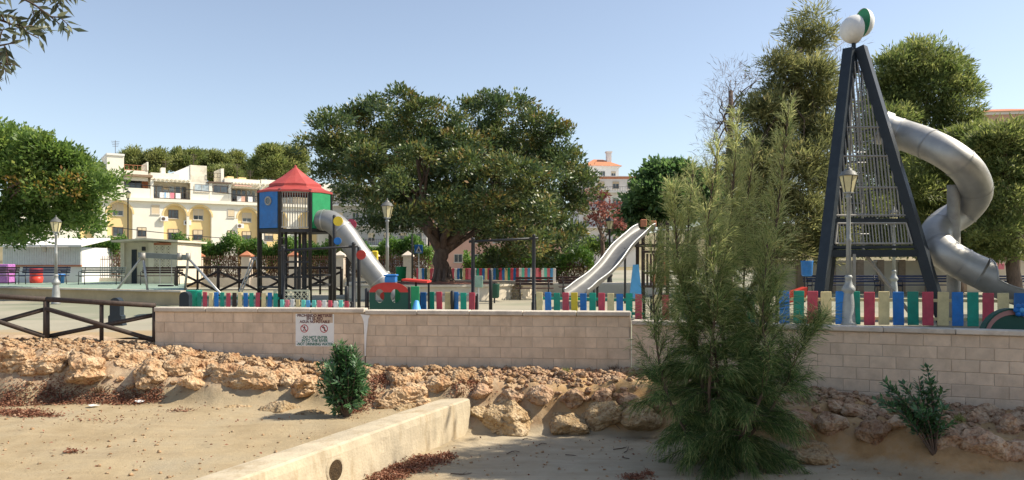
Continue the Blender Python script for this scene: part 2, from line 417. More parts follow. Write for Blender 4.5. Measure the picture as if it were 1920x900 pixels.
# wooded slope rising behind the town
def hill_z(x, y):
    k = sstep(122, 200, y) * (1 - .85*sstep(300, 450, y))
    return -.5 + k * (13 + 5*noise.noise((x*.012, y*.012, 1.0)) - 6*math.exp(-((x-22)/22.)**2))
hx = np.arange(-300, 301, 12); hy = np.arange(110, 470, 10)
mb = MB(); mb.v = [(float(x), float(y), hill_z(float(x), float(y))) for y in hy for x in hx]; n_ = len(hx)
mb.f = [(j*n_+i, j*n_+i+1, (j+1)*n_+i+1, (j+1)*n_+i) for j in range(len(hy)-1) for i in range(n_-1)]; mb.keep = True
hill = mb.build('hillside', M('dry_hillside', (.16,.15,.07), .95, var=.3, scale=.08, col2=(.30,.24,.14)), smooth=True); tag(hill, 'scrubby slope rising behind the houses', kind='structure')

# ------------------------------------------------------------------ block wall in three lengths
blk_proto = MB().bbox(0, 0, 0, .392, .06, .192, .006).build('block', MT['block'])
blk_mesh = blk_proto.data; bpy.data.objects.remove(blk_proto)
def block_wall(p0, p1, zcap, zlow, label):
    """p0,p1: front-face ends (x,y); blocks on the side facing the river"""
    L = math.hypot(p1[0]-p0[0], p1[1]-p0[1]); a = math.atan2(p1[1]-p0[1], p1[0]-p0[0])
    w = thing('block_wall', label, 'wall', (p0[0], p0[1], zlow), a)
    H = zcap - .09 - zlow
    MB().box(.004, .006, -.3, L-.004, .2, H).build('core', MT['mortar'], w)
    nc = int(H / .2 + .99)
    for c in range(nc):
        z0 = H - (c+1)*.2 + .004
        x = -.2 if c % 2 else 0.0
        if c % 2 == 0: x = 0
        while x < L - .03:
            x0 = max(x, 0); x1 = min(x + .4, L)
            if x1 - x0 > .05:
                o = link_mesh('block', blk_mesh, None, w, (x0 + .004, rng.uniform(-.003, .003), z0))
                o.scale = ((x1 - x0 - .008)/.392, 1, 1)
            x += .4
    # cap stones
    nst = max(1, round(L / 1.05)); sl = L / nst
    cmesh = None
    for i in range(nst):
        o = MB().bbox(.003, -.045, 0, sl-.003, .24, .085, .012) if cmesh is None else None
        if o is not None:
            ob = o.build('cap_stone', MT['cap'], w); cmesh = ob.data; ob.location = (0, 0, H + .003)
        else:
            link_mesh('cap_stone', cmesh, None, w, (i*sl, rng.uniform(-.009, .009), H + .003 + rng.uniform(0, .007)))
    return w
CAPL, CAPR = .56, .372
wallA = block_wall((-7.02, 15.2), (-2.815, 14.805), CAPL, -.75, 'beige block wall length that carries the white warning sign')
wallB = block_wall((-2.805, 14.798), (2.21, 14.33), CAPL-.03, -.85, 'beige block wall length between the white mortar joint and the step down')
wallC = block_wall((2.216, 14.318), (13.0, 10.14), CAPR, -1.2, 'lower beige block wall length behind the feathery young tree')
# smeared white mortar joint between the first two lengths
mj = MB()
mj.prism([(-2.90,14.785,.45),(-2.71,14.765,.43),(-2.745,14.77,.36),(-2.76,14.77,.22),(-2.78,14.77,.05),(-2.79,14.77,-.12),(-2.802,14.77,-.35),(-2.815,14.775,-.35),(-2.825,14.775,.1),(-2.835,14.78,.3),(-2.86,14.78,.38)], (.003,.03,0))
t = mj.build('mortar_joint', MT['white']); tag(t, 'white mortar smeared down the joint between two wall lengths', 'mortar joint')

# ------------------------------------------------------------------ concrete weir across the bed
wd = Vector((-1.99, -4.4, 0)).normalized(); wn_ = Vector((-wd.y, wd.x, 0))   # wn_ points to the right (downstream)
if wn_.x < 0: wn_ = -wn_
far_pt = Vector((-.70, 12.9, 0))
weir = thing('concrete_weir', 'pale concrete weir wall crossing the dry riverbed with a round drain hole', 'weir', (far_pt.x, far_pt.y, -1.6))
LW, TW, ZT = 7.6, .50, -.835
vsw = []; NS = 150
rows = []
for i in range(NS+1):
    s = LW*i/NS; c = far_pt + wd*s
    prof = []
    for (o, z) in ((0, -1.75), (0, -1.35), (0, -1.15), (0, -.95), (-.015, ZT-.02), (-.05, ZT), (-.2, ZT+.004), (-.35, ZT), (-.47, ZT-.012), (-TW, ZT-.04), (-TW, -1.3)):
        p = c + wn_*o; j = .012*fbm(p.x, p.y, z, 3.0) + .012*noise.noise((p.x*1.2, p.y*1.2, z)) - (.03*max(0, noise.noise((p.x*7, p.y*7, 3))-.15) if -.06 < o <= 0 and z > -1 else 0)
        prof.append(p + wn_*j*(1 if o > -.1 else .2) + Vector((0, 0, z + .35*j)))
    rows.append(prof)
K = len(rows[0]); mb = MB()
mb.v = [tuple(p) for r_ in rows for p in r_]
mb.f = [(i*K+k, i*K+k+1, (i+1)*K+k+1, (i+1)*K+k) for i in range(NS) for k in range(K-1)] + [tuple(range(K)), tuple(reversed(range(NS*K, NS*K+K)))]
mb.build('wall_body', MT['concrete'], weir, smooth=False, world=True)
# drain hole: a ring of chipped concrete round a flat dark disc that paints the opening's shade
hc = P(640, 892, 9.55); s_h = (hc - far_pt).dot(wd); hc = far_pt + wd*s_h + Vector((0, 0, PZ(890, 9.4)))
mb = MB(); ring = []
N_ = 20
for k in range(N_):
    a = 2*PI*k/N_
    for rr, off in ((.180 + .012*math.sin(3*a), .006), (.148 + .012*math.sin(2*a+1), .022), (.13, .012)):
        ring.append(hc + wd*(math.cos(a)*rr) + Vector((0, 0, math.sin(a)*rr)) + wn_*off)
mb.add(ring, [(k*3+j, k*3+j+1, ((k+1) % N_)*3+j+1, ((k+1) % N_)*3+j) for k in range(N_) for j in range(2)])
mb.build('hole_rim', MT['concrete'], weir, smooth=True, world=True)
mb = MB(); mb.cyl(hc - wn_*.01, hc + wn_*.014, .135, n=18)
mb.build('drain_hole', M('drain_shade', (.05,.03,.012), .95, var=.5, scale=12, bump=.8), weir, world=True)

# ------------------------------------------------------------------ rocks of the bank
def rock_mesh(name, seed, mat, sub=3, rough=.22, flat=.75):
    bm = bmesh.new(); bmesh.ops.create_icosphere(bm, subdivisions=sub, radius=1.0)
    o = Vector((seed*3.7, seed*1.3, seed*7.1)); r_ = random.Random(seed)
    planes = [(Vector((r_.gauss(0,1), r_.gauss(0,1), r_.gauss(0,1))).normalized(), r_.uniform(.62, .92)) for _ in range(9)]
    for v in bm.verts:
        p = v.co.normalized()
        rr = 1.0
        for nn_, dd in planes:
            k = p.dot(nn_)
            if k > .01: rr = min(rr, dd / k)
        rr = min(rr, 1.05)
        q = p*1.3 + o
        d = noise.noise(q)*.20 + noise.noise(q*2.3)*.14 - abs(noise.noise(q*4.5))*rough*.8 + noise.noise(q*11)*rough*.25
        v.co = p * (rr*(1 + d))
        v.co.z *= flat
    me = bpy.data.meshes.new(name); bm.to_mesh(me); bm.free(); me.materials.append(mat)
    return me
def rock_mat(name, a, b_, c):
    m, n, l, bs = new_mat(name)
    tc = n.new('ShaderNodeTexCoord'); oi = n.new('ShaderNodeObjectInfo')
    geo = n.new('ShaderNodeNewGeometry')
    def nn(sc, det=7, ro=.65):
        t = n.new('ShaderNodeTexNoise'); t.inputs['Scale'].default_value = sc; t.inputs['Detail'].default_value = det; t.inputs['Roughness'].default_value = ro
        l.new(geo.outputs['Position'], t.inputs['Vector']); return t.outputs['Fac']
    r = ramp(n, [(.30, a), (.48, b_), (.66, c)]); l.new(nn(3.2, 9, .7), r.inputs[0])
    pit = ramp(n, [(.36, (.45,.33,.25)), (.5, (1,1,1))]); l.new(nn(16, 6, .6), pit.inputs[0])
    mu = n.new('ShaderNodeMix'); mu.data_type = 'RGBA'; mu.blend_type = 'MULTIPLY'; mu.inputs[0].default_value = .75
    l.new(r.outputs[0], mu.inputs[6]); l.new(pit.outputs[0], mu.inputs[7])
    h = n.new('ShaderNodeHueSaturation'); mr = n.new('ShaderNodeMapRange'); mr.inputs[3].default_value = .82; mr.inputs[4].default_value = 1.15
    l.new(oi.outputs['Random'], mr.inputs[0]); l.new(mr.outputs[0], h.inputs['Value']); l.new(mu.outputs[2], h.inputs['Color'])
    l.new(h.outputs[0], bs.inputs['Base Color']); bs.inputs['Roughness'].default_value = .93; bs.inputs['Specular IOR Level'].default_value = .2
    vo = n.new('ShaderNodeTexVoronoi'); vo.inputs['Scale'].default_value = 22; l.new(geo.outputs['Position'], vo.inputs['Vector'])
    ad = n.new('ShaderNodeMath'); l.new(vo.outputs['Distance'], ad.inputs[0]); l.new(nn(14, 8, .75), ad.inputs[1])
    bp = n.new('ShaderNodeBump'); bp.inputs['Strength'].default_value = .9; bp.inputs['Distance'].default_value = .035
    l.new(ad.outputs[0], bp.inputs['Height']); l.new(bp.outputs[0], bs.inputs['Normal'])
    return m
rk_cream = rock_mat('sandstone_conglomerate', (.36,.17,.08), (.52,.34,.19), (.60,.46,.30))
rk_ochre = rock_mat('ochre_boulder', (.32,.21,.11), (.44,.32,.18), (.52,.41,.27))
rk_red = rock_mat('reddish_rubble_stone', (.32,.165,.095), (.47,.31,.195), (.57,.43,.29))
bigC = [rock_mesh('rock', i, rk_cream, 4, .26) for i in range(6)]
bigO = [rock_mesh('rock', 20+i, rk_ochre, 4, .12) for i in range(4)]
bigR = [rock_mesh('rock', 40+i, rk_red, 3, .2) for i in range(6)]
medC = [rock_mesh('rock', 60+i, rk_cream, 3, .22) for i in range(6)]
medR = [rock_mesh('rock', 80+i, rk_red, 3, .22) for i in range(6)]
def put_rock(me, x, y, s, dz=0.0, sq=(1, 1, 1)):
    z = bed_z(x, y) + dz*s
    o = link_mesh('rock', me, None, riverbed, (x, y, z))
    o.rotation_euler = (rng.uniform(-.3, .3), rng.uniform(-.3, .3), rng.uniform(0, 6.28))
    o.scale = (s*sq[0], s*sq[1], s*sq[2])
def on_bank(px, py):
    """nearest point of the bank surface along the view ray of a photo pixel"""
    for k in range(240):
        d = 8.0 + k*.035; x = PX(px, d); z = PZ(py, d)
        if bed_z(x, d) >= z: return x, d
    return PX(px, 14), 14.0
# boulders that can be picked out one by one (photo column, row, half width in px)
BOULD = [(20,672,34),(75,684,36),(160,690,42),(205,668,28),(250,680,34),(285,694,34),(335,688,38),(385,690,36),(375,712,28),(430,700,36),
 (475,705,36),(510,712,30),(545,708,32),(575,722,30),(610,700,24),(700,705,24),(740,715,30),(770,712,26),(755,745,40),(820,720,26),(860,712,24),(120,668,22),(45,655,18),(300,664,18),(350,664,20),(430,675,20),(500,682,18),(560,688,16)]
for px, py, r_ in BOULD:
    x, y = on_bank(px, py); put_rock(rng.choice(bigC), x, y, r_*y/F_PX*rng.uniform(.95, 1.3), -.2, (rng.uniform(1, 1.35), .9, rng.uniform(.75, 1.05)))
OCH = [(950,785,46),(1060,800,40),(1130,790,36),(1200,800,36),(520,770,42),(450,765,30),(600,775,34),(1420,850,60),(1540,845,44),(1300,835,34),(760,765,34),(905,790,24)]
for px, py, r_ in OCH:
    x, y = on_bank(px, py); put_rock(rng.choice(bigO), x, y+.1, r_*y/F_PX*rng.uniform(1.1, 1.5), -.45, (rng.uniform(1, 1.5), .9, rng.uniform(.7, 1)))
REDR = [(1640,812,34),(1770,828,40),(1850,838,46),(1905,850,40),(1890,800,34),(1830,790,24),(1795,815,30),(1560,800,34),(1500,790,34),(1450,785,30),
 (900,735,24),(960,745,26),(1015,742,28),(1075,750,26),(1130,748,24),(1180,755,26),(1230,760,24),(1600,775,26),(1680,795,24),(1730,785,26),(1860,775,26),(1910,790,26),(1570,765,22),(1650,770,20)]
for px, py, r_ in REDR:
    x, y = on_bank(px, py); put_rock(rng.choice(bigR), x, y, r_*y/F_PX, -.05)
cnt = 0
while cnt < 215:
    x = rng.uniform(-10.0, 8.6); yw = wall_y(x); ye = bank_edge(x); t = rng.uniform(.2, .97)
    y = ye + t*(yw - ye)
    lf = 1 - sstep(-2, 1.2, x + rng.uniform(-.8, .8))
    s = rng.uniform(.05, .12) * (1.1 if rng.random() < .3 else .8)
    put_rock(rng.choice(medC if lf > .5 else medR), x, y, s, .15); cnt += 1

def scatter_stones(name, count, picks, mat, parent, rmin, rmax, seed):
    g = np.random.default_rng(seed)
    bm = bmesh.new(); bmesh.ops.create_icosphere(bm, subdivisions=2, radius=1.0)
    base = np.array([v.co[:] for v in bm.verts]); fc = np.array([[v.index for v in f.verts] for f in bm.faces]); bm.free()
    V = []; Fs = []; nv = len(base)
    for i in range(count):
        x, y = picks()
        s = rmin + (rmax - rmin) * g.random()**2.2
        jit = 1 + .28*g.standard_normal((nv, 1)).clip(-1.3, 1.3)
        sc = s*np.array([1, g.uniform(.6, 1), g.uniform(.45, .85)])
        a = g.uniform(0, 6.28); ca, sa = math.cos(a), math.sin(a)
        b_ = base*jit*sc; b_ = np.stack([b_[:,0]*ca-b_[:,1]*sa, b_[:,0]*sa+b_[:,1]*ca, b_[:,2]], 1)
        V.append(b_ + np.array([x, y, bed_z(x, y) + s*.25])); Fs.append(fc + i*nv)
    V = np.concatenate(V); Fs = np.concatenate(Fs)
    me = bpy.data.meshes.new(name); me.vertices.add(len(V)); me.vertices.foreach_set('co', V.ravel())
    me.loops.add(Fs.size); me.loops.foreach_set('vertex_index', Fs.ravel())
    me.polygons.add(len(Fs)); me.polygons.foreach_set('loop_start', np.arange(0, Fs.size, 3)); me.update(calc_edges=True)
    return tag(link_mesh(name, me, mat, parent), kind='stuff')
def pick_l():
    x = rng.uniform(-10.2, .6); t = min(1.02, max(.12, rng.gauss(.72, .22))); return x, bank_edge(x) + t*(wall_y(x) - bank_edge(x))
def pick_r():
    x = rng.uniform(-.6, 9.4); t = min(1.02, max(.22, rng.gauss(.70, .2))); return x, bank_edge(x) + t*(wall_y(x) - bank_edge(x))
scatter_stones('rubble', 2900, pick_l, rk_cream, riverbed, .015, .075, 1)
scatter_stones('rubble', 2300, pick_r, rk_red, riverbed, .015, .08, 2)

# ------------------------------------------------------------------ rustic timber fences
def rustic_fence(pts_top, base_fn, label, r=.055, brace_r=.045, mids=True):
    """pts_top: post positions (x,y,ztop) in order; X braces in each bay"""
    f0 = pts_top[0]; t = thing('timber_fence', label, 'fence', (f0[0], f0[1], base_fn(f0[0], f0[1])))
    for i, (x, y, z) in enumerate(pts_top):
        MB().cyl((x, y, base_fn(x, y)-.15), (x, y, z-.02), r*1.1, r, 10).build('post', MT['wood_dark'], t, True, True)
    for a, b_ in zip(pts_top[:-1], pts_top[1:]):
        za = base_fn(a[0], a[1]); zb_ = base_fn(b_[0], b_[1])
        MB().cyl(Vector(a)+Vector((0,0,.02)), Vector(b_)+Vector((0,0,.02)), r*.95, r*.9, 10).build('top_rail', MT['wood_dark'], t, True, True)
        m_ = (Vector(a)+Vector(b_))*.5
        MB().cyl((a[0], a[1]-.03, a[2]-.16), (b_[0], b_[1]-.03, zb_+.08), brace_r, n=10).build('brace', MT['wood_dark'], t, True, True)
        MB().cyl((a[0], a[1]+.06, za+.08), (b_[0], b_[1]+.06, b_[2]-.16), brace_r, n=10).build('brace', MT['wood_dark'], t, True, True)
        if mids:
            MB().cyl((m_.x, m_.y+.015, (za+zb_)/2-.1), (m_.x, m_.y+.015, m_.z), r*.7, n=10).build('post', MT['wood_dark'], t, True, True)
    return t
def fz(x, y): return max(bed_z(x, y), ground_z(x, y)) - .02
rustic_fence([(PX(-110,14.9),14.9,.83),(PX(87,15.1),15.1,.70),(PX(291,15.3),15.3,.565)], lambda x, y: np.interp(x, [-11.5,-9,-7], [-.08,-.09,-.18]),
             'dark timber rail fence with crossed braces at the end of the block wall')
far_posts = [(PX(px, d), d, PZ(py, d)) for px, py, d in ((331,502,36.),(409,502,36.2),(487,503,36.4),(560,503,36.6),(640,503,36.8))]
rustic_fence(far_posts, lambda x, y: .0, 'dark timber fence with crossed braces in front of the iron railing', r=.07, brace_r=.055)

# ------------------------------------------------------------------ apartment building with arched yellow recesses
class Facade:
    def __init__(s, px0, d0, ang):
        s.x0 = PX(px0, d0); s.d0 = d0; s.a = ang; s.c = math.cos(ang); s.s = math.sin(ang)
    def u(s, px):
        k = (px-960)/F_PX; return (k*s.d0 - s.x0)/(s.c - k*s.s)
    def z(s, px, py): return PZ(py, s.d0 + s.u(px)*s.s)
def window(parent, u0, u1, z0, z1, w, panes=2, shut=0.0, frame='frame', glass='glass', fr=.07):
    mb = MB()
    mb.box(u0, w-.07, z0, u0+fr, w, z1); mb.box(u1-fr, w-.07, z0, u1, w, z1)
    mb.box(u0+fr, w-.07, z0, u1-fr, w, z0+fr); mb.box(u0+fr, w-.07, z1-fr, u1-fr, w, z1)
    for i in range(1, panes):
        c = u0 + (u1-u0)*i/panes; mb.box(c-fr*.4, w-.065, z0+fr, c+fr*.4, w-.004, z1-fr)
    o = mb.build('window', MT[frame], parent)
    MB().box(u0+fr*.5, w-.03, z0+fr*.5, u1-fr*.5, w-.008, z1-fr*.5).build('pane', MT[glass], o)
    if shut > 0:
        MB().box(u0+fr, w-.06, z1-fr-(z1-z0-2*fr)*shut, u1-fr, w-.035, z1-fr).build('shutter', MT['shutter'], o)
    MB().bbox(u0-.08, w-.13, z0-.09, u1+.08, w-.002, z0-.004, .015).build('sill', MT['frame'], o)
    return o
def railing(parent, u0, u1, z0, z1, w, step=.16, mat='iron', name='railing'):
    mb = MB(); mb.box(u0, w-.03, z1-.05, u1, w+.03, z1); mb.box(u0, w-.02, z0+.05, u1, w+.02, z0+.09)
    n_ = int((u1-u0)/step)
    for i in range(n_+1):
        c = u0 + (u1-u0)*i/n_; mb.box(c-.018, w-.018, z0, c+.018, w+.018, z1-.05)
    return mb.build(name, MT[mat], parent)

A = Facade(178, 100.0, math.radians(34))
apt = thing('apartment_building', 'cream apartment building with yellow arched recesses and roof terraces', 'building', (A.x0, A.d0, 1.0), A.a)
def Z(px, py): return A.z(px, py) - 1.0
U = A.u
zl = Z(300, 378.5)                     # underside of the ledge
uE = U(640)
MB().box(-9, .62, -2, uE, 11, zl+.4).build('back_wall', MT['byellow'], apt)
arch = [(U(a), U(b_), Z((a+b_)/2, t)) for a, b_, t in ((150,176,372.5),(201,248.5,377),(307,350,384.5),(355,396.5,386.5),(446,484.5,391),(500,538,394.5),(560,596,397))]
piers = [-9] + [v for a in arch for v in (a[0], a[1])] + [uE]
for i in range(0, len(piers), 2):
    MB().box(piers[i], 0, -2, piers[i+1], .62, zl).build('pier', MT['bwhite'], apt)
for (a, b_, zt) in arch:
    zt = min(zt, zl-.25); r_ = (b_-a)/2; c = (a+b_)/2; pts = [(a, 0, zl), (a, 0, zt-r_)]
    for k in range(1, 16):
        t = PI - PI*k/16; pts.append((c + r_*math.cos(t), 0, zt - r_ + r_*math.sin(t)))
    pts += [(b_, 0, zt-r_), (b_, 0, zl)]
    MB().prism(pts, (0, .6, 0)).build('arch_head', MT['bwhite'], apt)
    mb = MB()
    for k in range(16):
        t0 = PI - PI*k/16; t1 = PI - PI*(k+1)/16
        p = lambda t, rr: (c + rr*math.cos(t), -.05, zt - r_ + rr*math.sin(t))
        mb.prism([p(t0, r_), p(t1, r_), p(t1, r_+.22), p(t0, r_+.22)], (0, .045, 0))
    mb.build('arch_trim', MT['byellow'], apt)
MB().box(-9, -.45, zl+.002, uE, .7, zl+.42).build('ledge', MT['bwhite'], apt)
zz_ = zl + .42
W_ = [((212.5,232.5),(425.5,442.5),.6,2,0),((257.5,274.5),(426,444),-.0,2,.35),((316.5,337),(429,450.5),.6,2,.3),((363.5,382),(430.5,450.5),.6,2,.45),((426.5,440),(432,448),0,2,.4),((456,473),(433.5,453),.6,2,.35),((496,512),(437,452),0,2,.3),
      ((212,232.5),(380,404),.6,2,.62),((283.5,299.5),(384,401.5),0,1,1.0),((317,336),(393,409),.6,3,0),((364,383),(392,412),.6,2,.6),((426.5,440),(392.5,408),0,1,.9),((456,473.5),(399,416),.6,2,.6),((505,520),(402,418),.6,2,.4)]
for (a, b_), (t, bt), w, pn, sh in W_:
    m_ = (a+b_)/2; window(apt, U(a), U(b_), Z(m_, bt), Z(m_, t), w + (.0 if w == 0 else .02), pn, sh, 'frame_dk' if sh < .5 else 'frame')
# air conditioner on the wall
MB().bbox(U(201.5), .2, Z(205, 450), U(210), .6, Z(205, 441), .05).build('air_conditioner', MT['frame'], apt)
# top floor
zr = Z(300, 336)
MB().box(-6, 2.6, zz_, uE, 11, zr-.1).build('top_floor_wall', MT['bwhite'], apt)
MB().box(U(201), .25, zz_, U(233), 6, Z(215, 291)).build('stair_tower', MT['bwhite'], apt)
MB().box(U(200), .1, Z(215, 291)+.003, U(234), 6.1, Z(215, 289)+.12).build('tower_cap', MT['hwhite'], apt)
MB().box(-6, .3, zz_, U(201)-.01, 5, Z(190, 318)).build('side_block', MT['bwhite'], apt)
railing(apt, U(181), U(196), Z(190, 318), Z(190, 304), .6, .3)
for a, b_, t in ((233.3,284,352.5),(360.5,431.5,352)):
    MB().box(U(a), .15, zz_, U(b_), .45, Z((a+b_)/2, t)).build('parapet', MT['bwhite'], apt)
MB().box(U(232), -.1, Z(258, 331), U(286), 4, Z(258, 327)).build('awning_slab', M('awning_brown', (.24,.16,.10), .7), apt)
window(apt, U(238), U(271), Z(255, 353), Z(255, 335), 2.55, 3, 0, 'frame_dk')
MB().box(U(272), 2.3, zz_, U(283), 2.59, zr-.2).build('brick_panel', MT['terracotta'], apt)
for px in (285.5, 360, 395.5, 431.5, 490):
    MB().box(U(px)-.18, .12, zz_, U(px)+.18, .5, Z(px, 337 + (px-285)*.055)).build('column', MT['bwhite'], apt)
for a, b_ in ((288, 358), (434, 489), (492, 560)):
    m_ = (a+b_)/2; railing(apt, U(a), U(b_), zz_, Z(m_, 359+(m_-320)*.05), .3, .22, 'iron')
    k = 6
    for i in range(k):
        ua = U(a) + (U(b_)-U(a))*i/k; ub = U(a) + (U(b_)-U(a))*(i+.9)/k
        window(apt, ua, ub, zz_+.3, zr-.6, 2.56, 1, rng.choice([0, 0, .3]), 'frame', rng.choice(['glass_pale', 'glass_pale', 'glass']))
    MB().box(U(a), .1, Z(m_, 341+(m_-320)*.05), U(b_), .35, Z(m_, 338.5+(m_-320)*.05)).build('pergola_beam', MT['bwhite'], apt)
    for i in range(9):
        c = U(a) + (U(b_)-U(a))*(i+.5)/9
        MB().box(c-.12, -.35, Z(m_, 338.4+(m_-320)*.05), c+.12, 2.8, Z(m_, 335.5+(m_-320)*.05)).build('pergola_rafter', MT['bwhite'], apt)
MB().box(U(361), .32, Z(395, 352.4), U(394.5), .44, Z(395, 343)).build('infill', MT['bwhite'], apt)
window(apt, U(364.5), U(393), Z(380, 359.5), Z(380, 345), .14, 2, 0, 'frame', 'glass_pale')
MB().box(U(396.5), .32, Z(412, 352.4), U(431), .44, Z(412, 344)).build('infill', MT['bwhite'], apt)
window(apt, U(400), U(428), Z(414, 361), Z(414, 348), .14, 2, 0, 'frame_dk', 'glass')
MB().box(U(390), -.1, Z(410, 343.7), U(433), 3, Z(410, 341)).build('awning_slab', MT['frame_dk'], apt)
stain_m = M('weathered_white_render', (.78,.72,.58), .9, var=.06, scale=.8, bump=.15, dirt=.9, dcol=(.27,.19,.12), rand=0)
MB().box(U(360.5), 1.2, zz_+1.2, U(391.5), 8, Z(375, 308.5)).build('stair_tower', stain_m, apt)
MB().prism([(U(330), 1.3, zr), (U(360.4), 1.3, zr), (U(360.4), 1.3, Z(360, 309)), (U(352), 1.3, Z(352, 312)), (U(330), 1.3, Z(330, 321))], (0, 5, 0)).build('sloped_roof_block', MT['hwhite'], apt)
MB().box(U(284), .6, zr, U(338), 3, Z(310, 324)).build('roof_parapet', MT['bwhite'], apt)
MB().box(U(305), 1.0, Z(310, 324), U(313), 2.0, Z(310, 313)).build('chimney', MT['bwhite'], apt)
MB().box(U(234), .6, zr-.3, U(279), .9, Z(256, 319)).build('roof_parapet', MT['bwhite'], apt)
railing(apt, U(235), U(276), Z(256, 319), Z(256, 308.5), .75, .5, 'terracotta', 'balustrade')
MB().box(U(276.5), .5, Z(278, 319), U(279.5), 5, Z(278, 303)).build('roof_wall', MT['bwhite'], apt)
railing(apt, U(393), U(417), Z(405, 332), Z(405, 323), 1.0, .35, 'iron')
MB().box(U(417), .8, zr-.2, U(422.5), 5, Z(419, 315)).build('roof_wall', MT['bwhite'], apt)
MB().box(U(423), .6, zr-.6, U(490), 4, Z(455, 335)).build('roof_parapet', MT['bwhite'], apt)
MB().box(U(440), 4, zr-.3, U(452), 6, Z(446, 326)).build('chimney', MT['byellow'], apt)
MB().box(U(462), 4, zr-.3, U(476), 6, Z(468, 328)).build('chimney', MT['byellow'], apt)
MB().box(U(492), .6, zr-.6, uE, 4, Z(530, 338)).build('roof_parapet', MT['bwhite'], apt)
# lived-in clutter: air conditioners, aerials, laundry, a striped awning
for px, py, w in ((345.5, 418, .2), (443, 424, -.42), (300, 411, -.42)):
    ac = MB().bbox(U(px), w, Z(px, py+4), U(px)+.95, w+.38, Z(px, py+4)+.65, .04).build('air_conditioner', MT['hwhite'], apt)
    MB().cyl((U(px)+.35, w-.012, Z(px, py+4)+.33), (U(px)+.35, w-.003, Z(px, py+4)+.33), .24, n=14).build('fan_grille', MT['frame_dk'], ac)
for px, py, h in ((222, 289, 2.2), (318, 324, 2.0), (372, 308, 1.8), (455, 334, 2.4), (480, 336, 1.6)):
    mb = MB(); x_ = U(px); z_ = Z(px, py); mb.cyl((x_, 3, z_-.6), (x_, 3, z_+h), .035, n=5)
    for q in range(4): mb.cyl((x_-.5+.05*q, 3, z_+h-.15-.22*q), (x_+.5-.05*q, 3, z_+h-.15-.22*q), .022, n=4)
    mb.build('aerial', MT['iron'], apt)
for k, (px, col) in enumerate(((300, 'white'), (306, 'sky_blue'), (311, 'white'), (318, 'pinkp'), (330, 'white'), (445, 'white'), (452, 'hpink'), (466, 'white'))):
    zt_ = Z(px, 361 + (px-320)*.05); MB().bbox(U(px), .2, zt_-.75, U(px)+.62, .235, zt_-.02, .008).build('laundry', MT[col], apt)
aw = MB(); aw.prism([(U(437), .3, Z(455, 347)), (U(470), .3, Z(455, 347)), (U(470), -.9, Z(455, 350.5)), (U(437), -.9, Z(455, 350.5))], (0, 0, .05)); aw.build('awning', MT['hpink'], apt)
# overhead cables strung across the street in front of the facade
for k, (pts) in enumerate((((150,418,70),(300,436,72),(430,447,75),(560,452,80)), ((150,336,70),(330,353,72),(520,372,76)))):
    tag(MB().path(catmull([P(*q) for q in pts], 8), .035, 5).build('overhead_cable', MT['black']),
        ('black cable sagging across the arched facade at lower window height', 'black cable running across the top floor terraces')[k], 'cable')

# ------------------------------------------------------------------ other houses
def plain_house(name, label, px0, px1, py_top, d, depth, ang, floors, mat, zb=-1.0, roof=None, storey=3.0, cols=5, win='frame', balc=False):
    Fd = Facade(px0, d, ang); u1 = Fd.u(px1); z1 = Fd.z((px0+px1)/2, py_top) - zb
    t = thing(name, label, 'building', (Fd.x0, d, zb), ang)
    MB().box(0, 0, -1, u1, depth, z1).build('wall', MT[mat], t)
    MB().box(-.25, -.3, z1+.003, u1+.25, depth+.3, z1+.3).build('cornice', MT['hwhite'], t)
    for f_ in range(floors):
        zt = z1 - .5 - f_*storey
        for c in range(cols):
            a = u1*(c+.28)/cols; b_ = u1*(c+.72)/cols
            window(t, a, b_, zt-1.5, zt-.2, -.004, 2, rng.choice([0, .3, .6]), win)
        if balc and f_ % 1 == 0:
            MB().box(0, -1.3, zt-2.3, u1, -.005, zt-2.1).build('balcony_slab', MT['hwhite'], t)
            railing(t, .1, u1-.1, zt-2.1, zt-1.2, -1.2, .3, 'iron')
    if roof:
        h = roof; q = [(-.6,-.6,z1+.3),(u1+.6,-.6,z1+.3),(u1+.6,depth+.6,z1+.3),(-.6,depth+.6,z1+.3),(u1*.35,depth*.5,z1+.3+h),(u1*.65,depth*.5,z1+.3+h)]
        MB().add(q, [(0,1,5,4),(1,2,5),(2,3,4,5),(3,0,4),(3,2,1,0)]).build('roof', MT['rooftile'], t)
    return t, u1, z1
h1, u1, z1 = plain_house('hillside_villa', 'white villa with orange hipped tile roof and chimney on the hillside', 1100, 1160, 314, 150, 7, math.radians(8), 1, 'hwhite', zb=14, roof=1.7, cols=3)
ch = MB().box(u1*.72, 2, z1, u1*.72+.9, 3, z1+3.2); ch.box(u1*.72-.15, 1.85, z1+3.2, u1*.72+1.05, 3.15, z1+3.5); ch.build('chimney', MT['hwhite'], h1)
plain_house('terraced_villa', 'white terraced house with balconies below the orange roofed villa', 1085, 1196, 333, 140, 9, math.radians(6), 4, 'hwhite', zb=0, cols=4, balc=True, storey=3.2)
MB_ = MB().box(PX(1095,139), 138.2, PZ(345,139)+.9, PX(1196,139), 139, PZ(345,139)+1.25); t = MB_.build('tiled_porch_roof', MT['rooftile']); tag(t, 'red tiled eave strip along the white terraced house', 'roof eave')
plain_house('apartment_block', 'grey white apartment block with balconies glimpsed behind the big tree', 622, 800, 352, 115, 12, math.radians(4), 5, 'hgrey', zb=0, cols=6, balc=True)
plain_house('pink_house', 'pinkish rendered house glimpsed through the big tree', 805, 1060, 395, 120, 10, math.radians(-3), 3, 'hpink', zb=0, cols=7)
plain_house('upper_house', 'pale pink house showing its gable roof above the trees', 1838, 1990, 214, 85, 12, math.radians(-10), 2, 'hpink', zb=0, roof=1.4, cols=4)

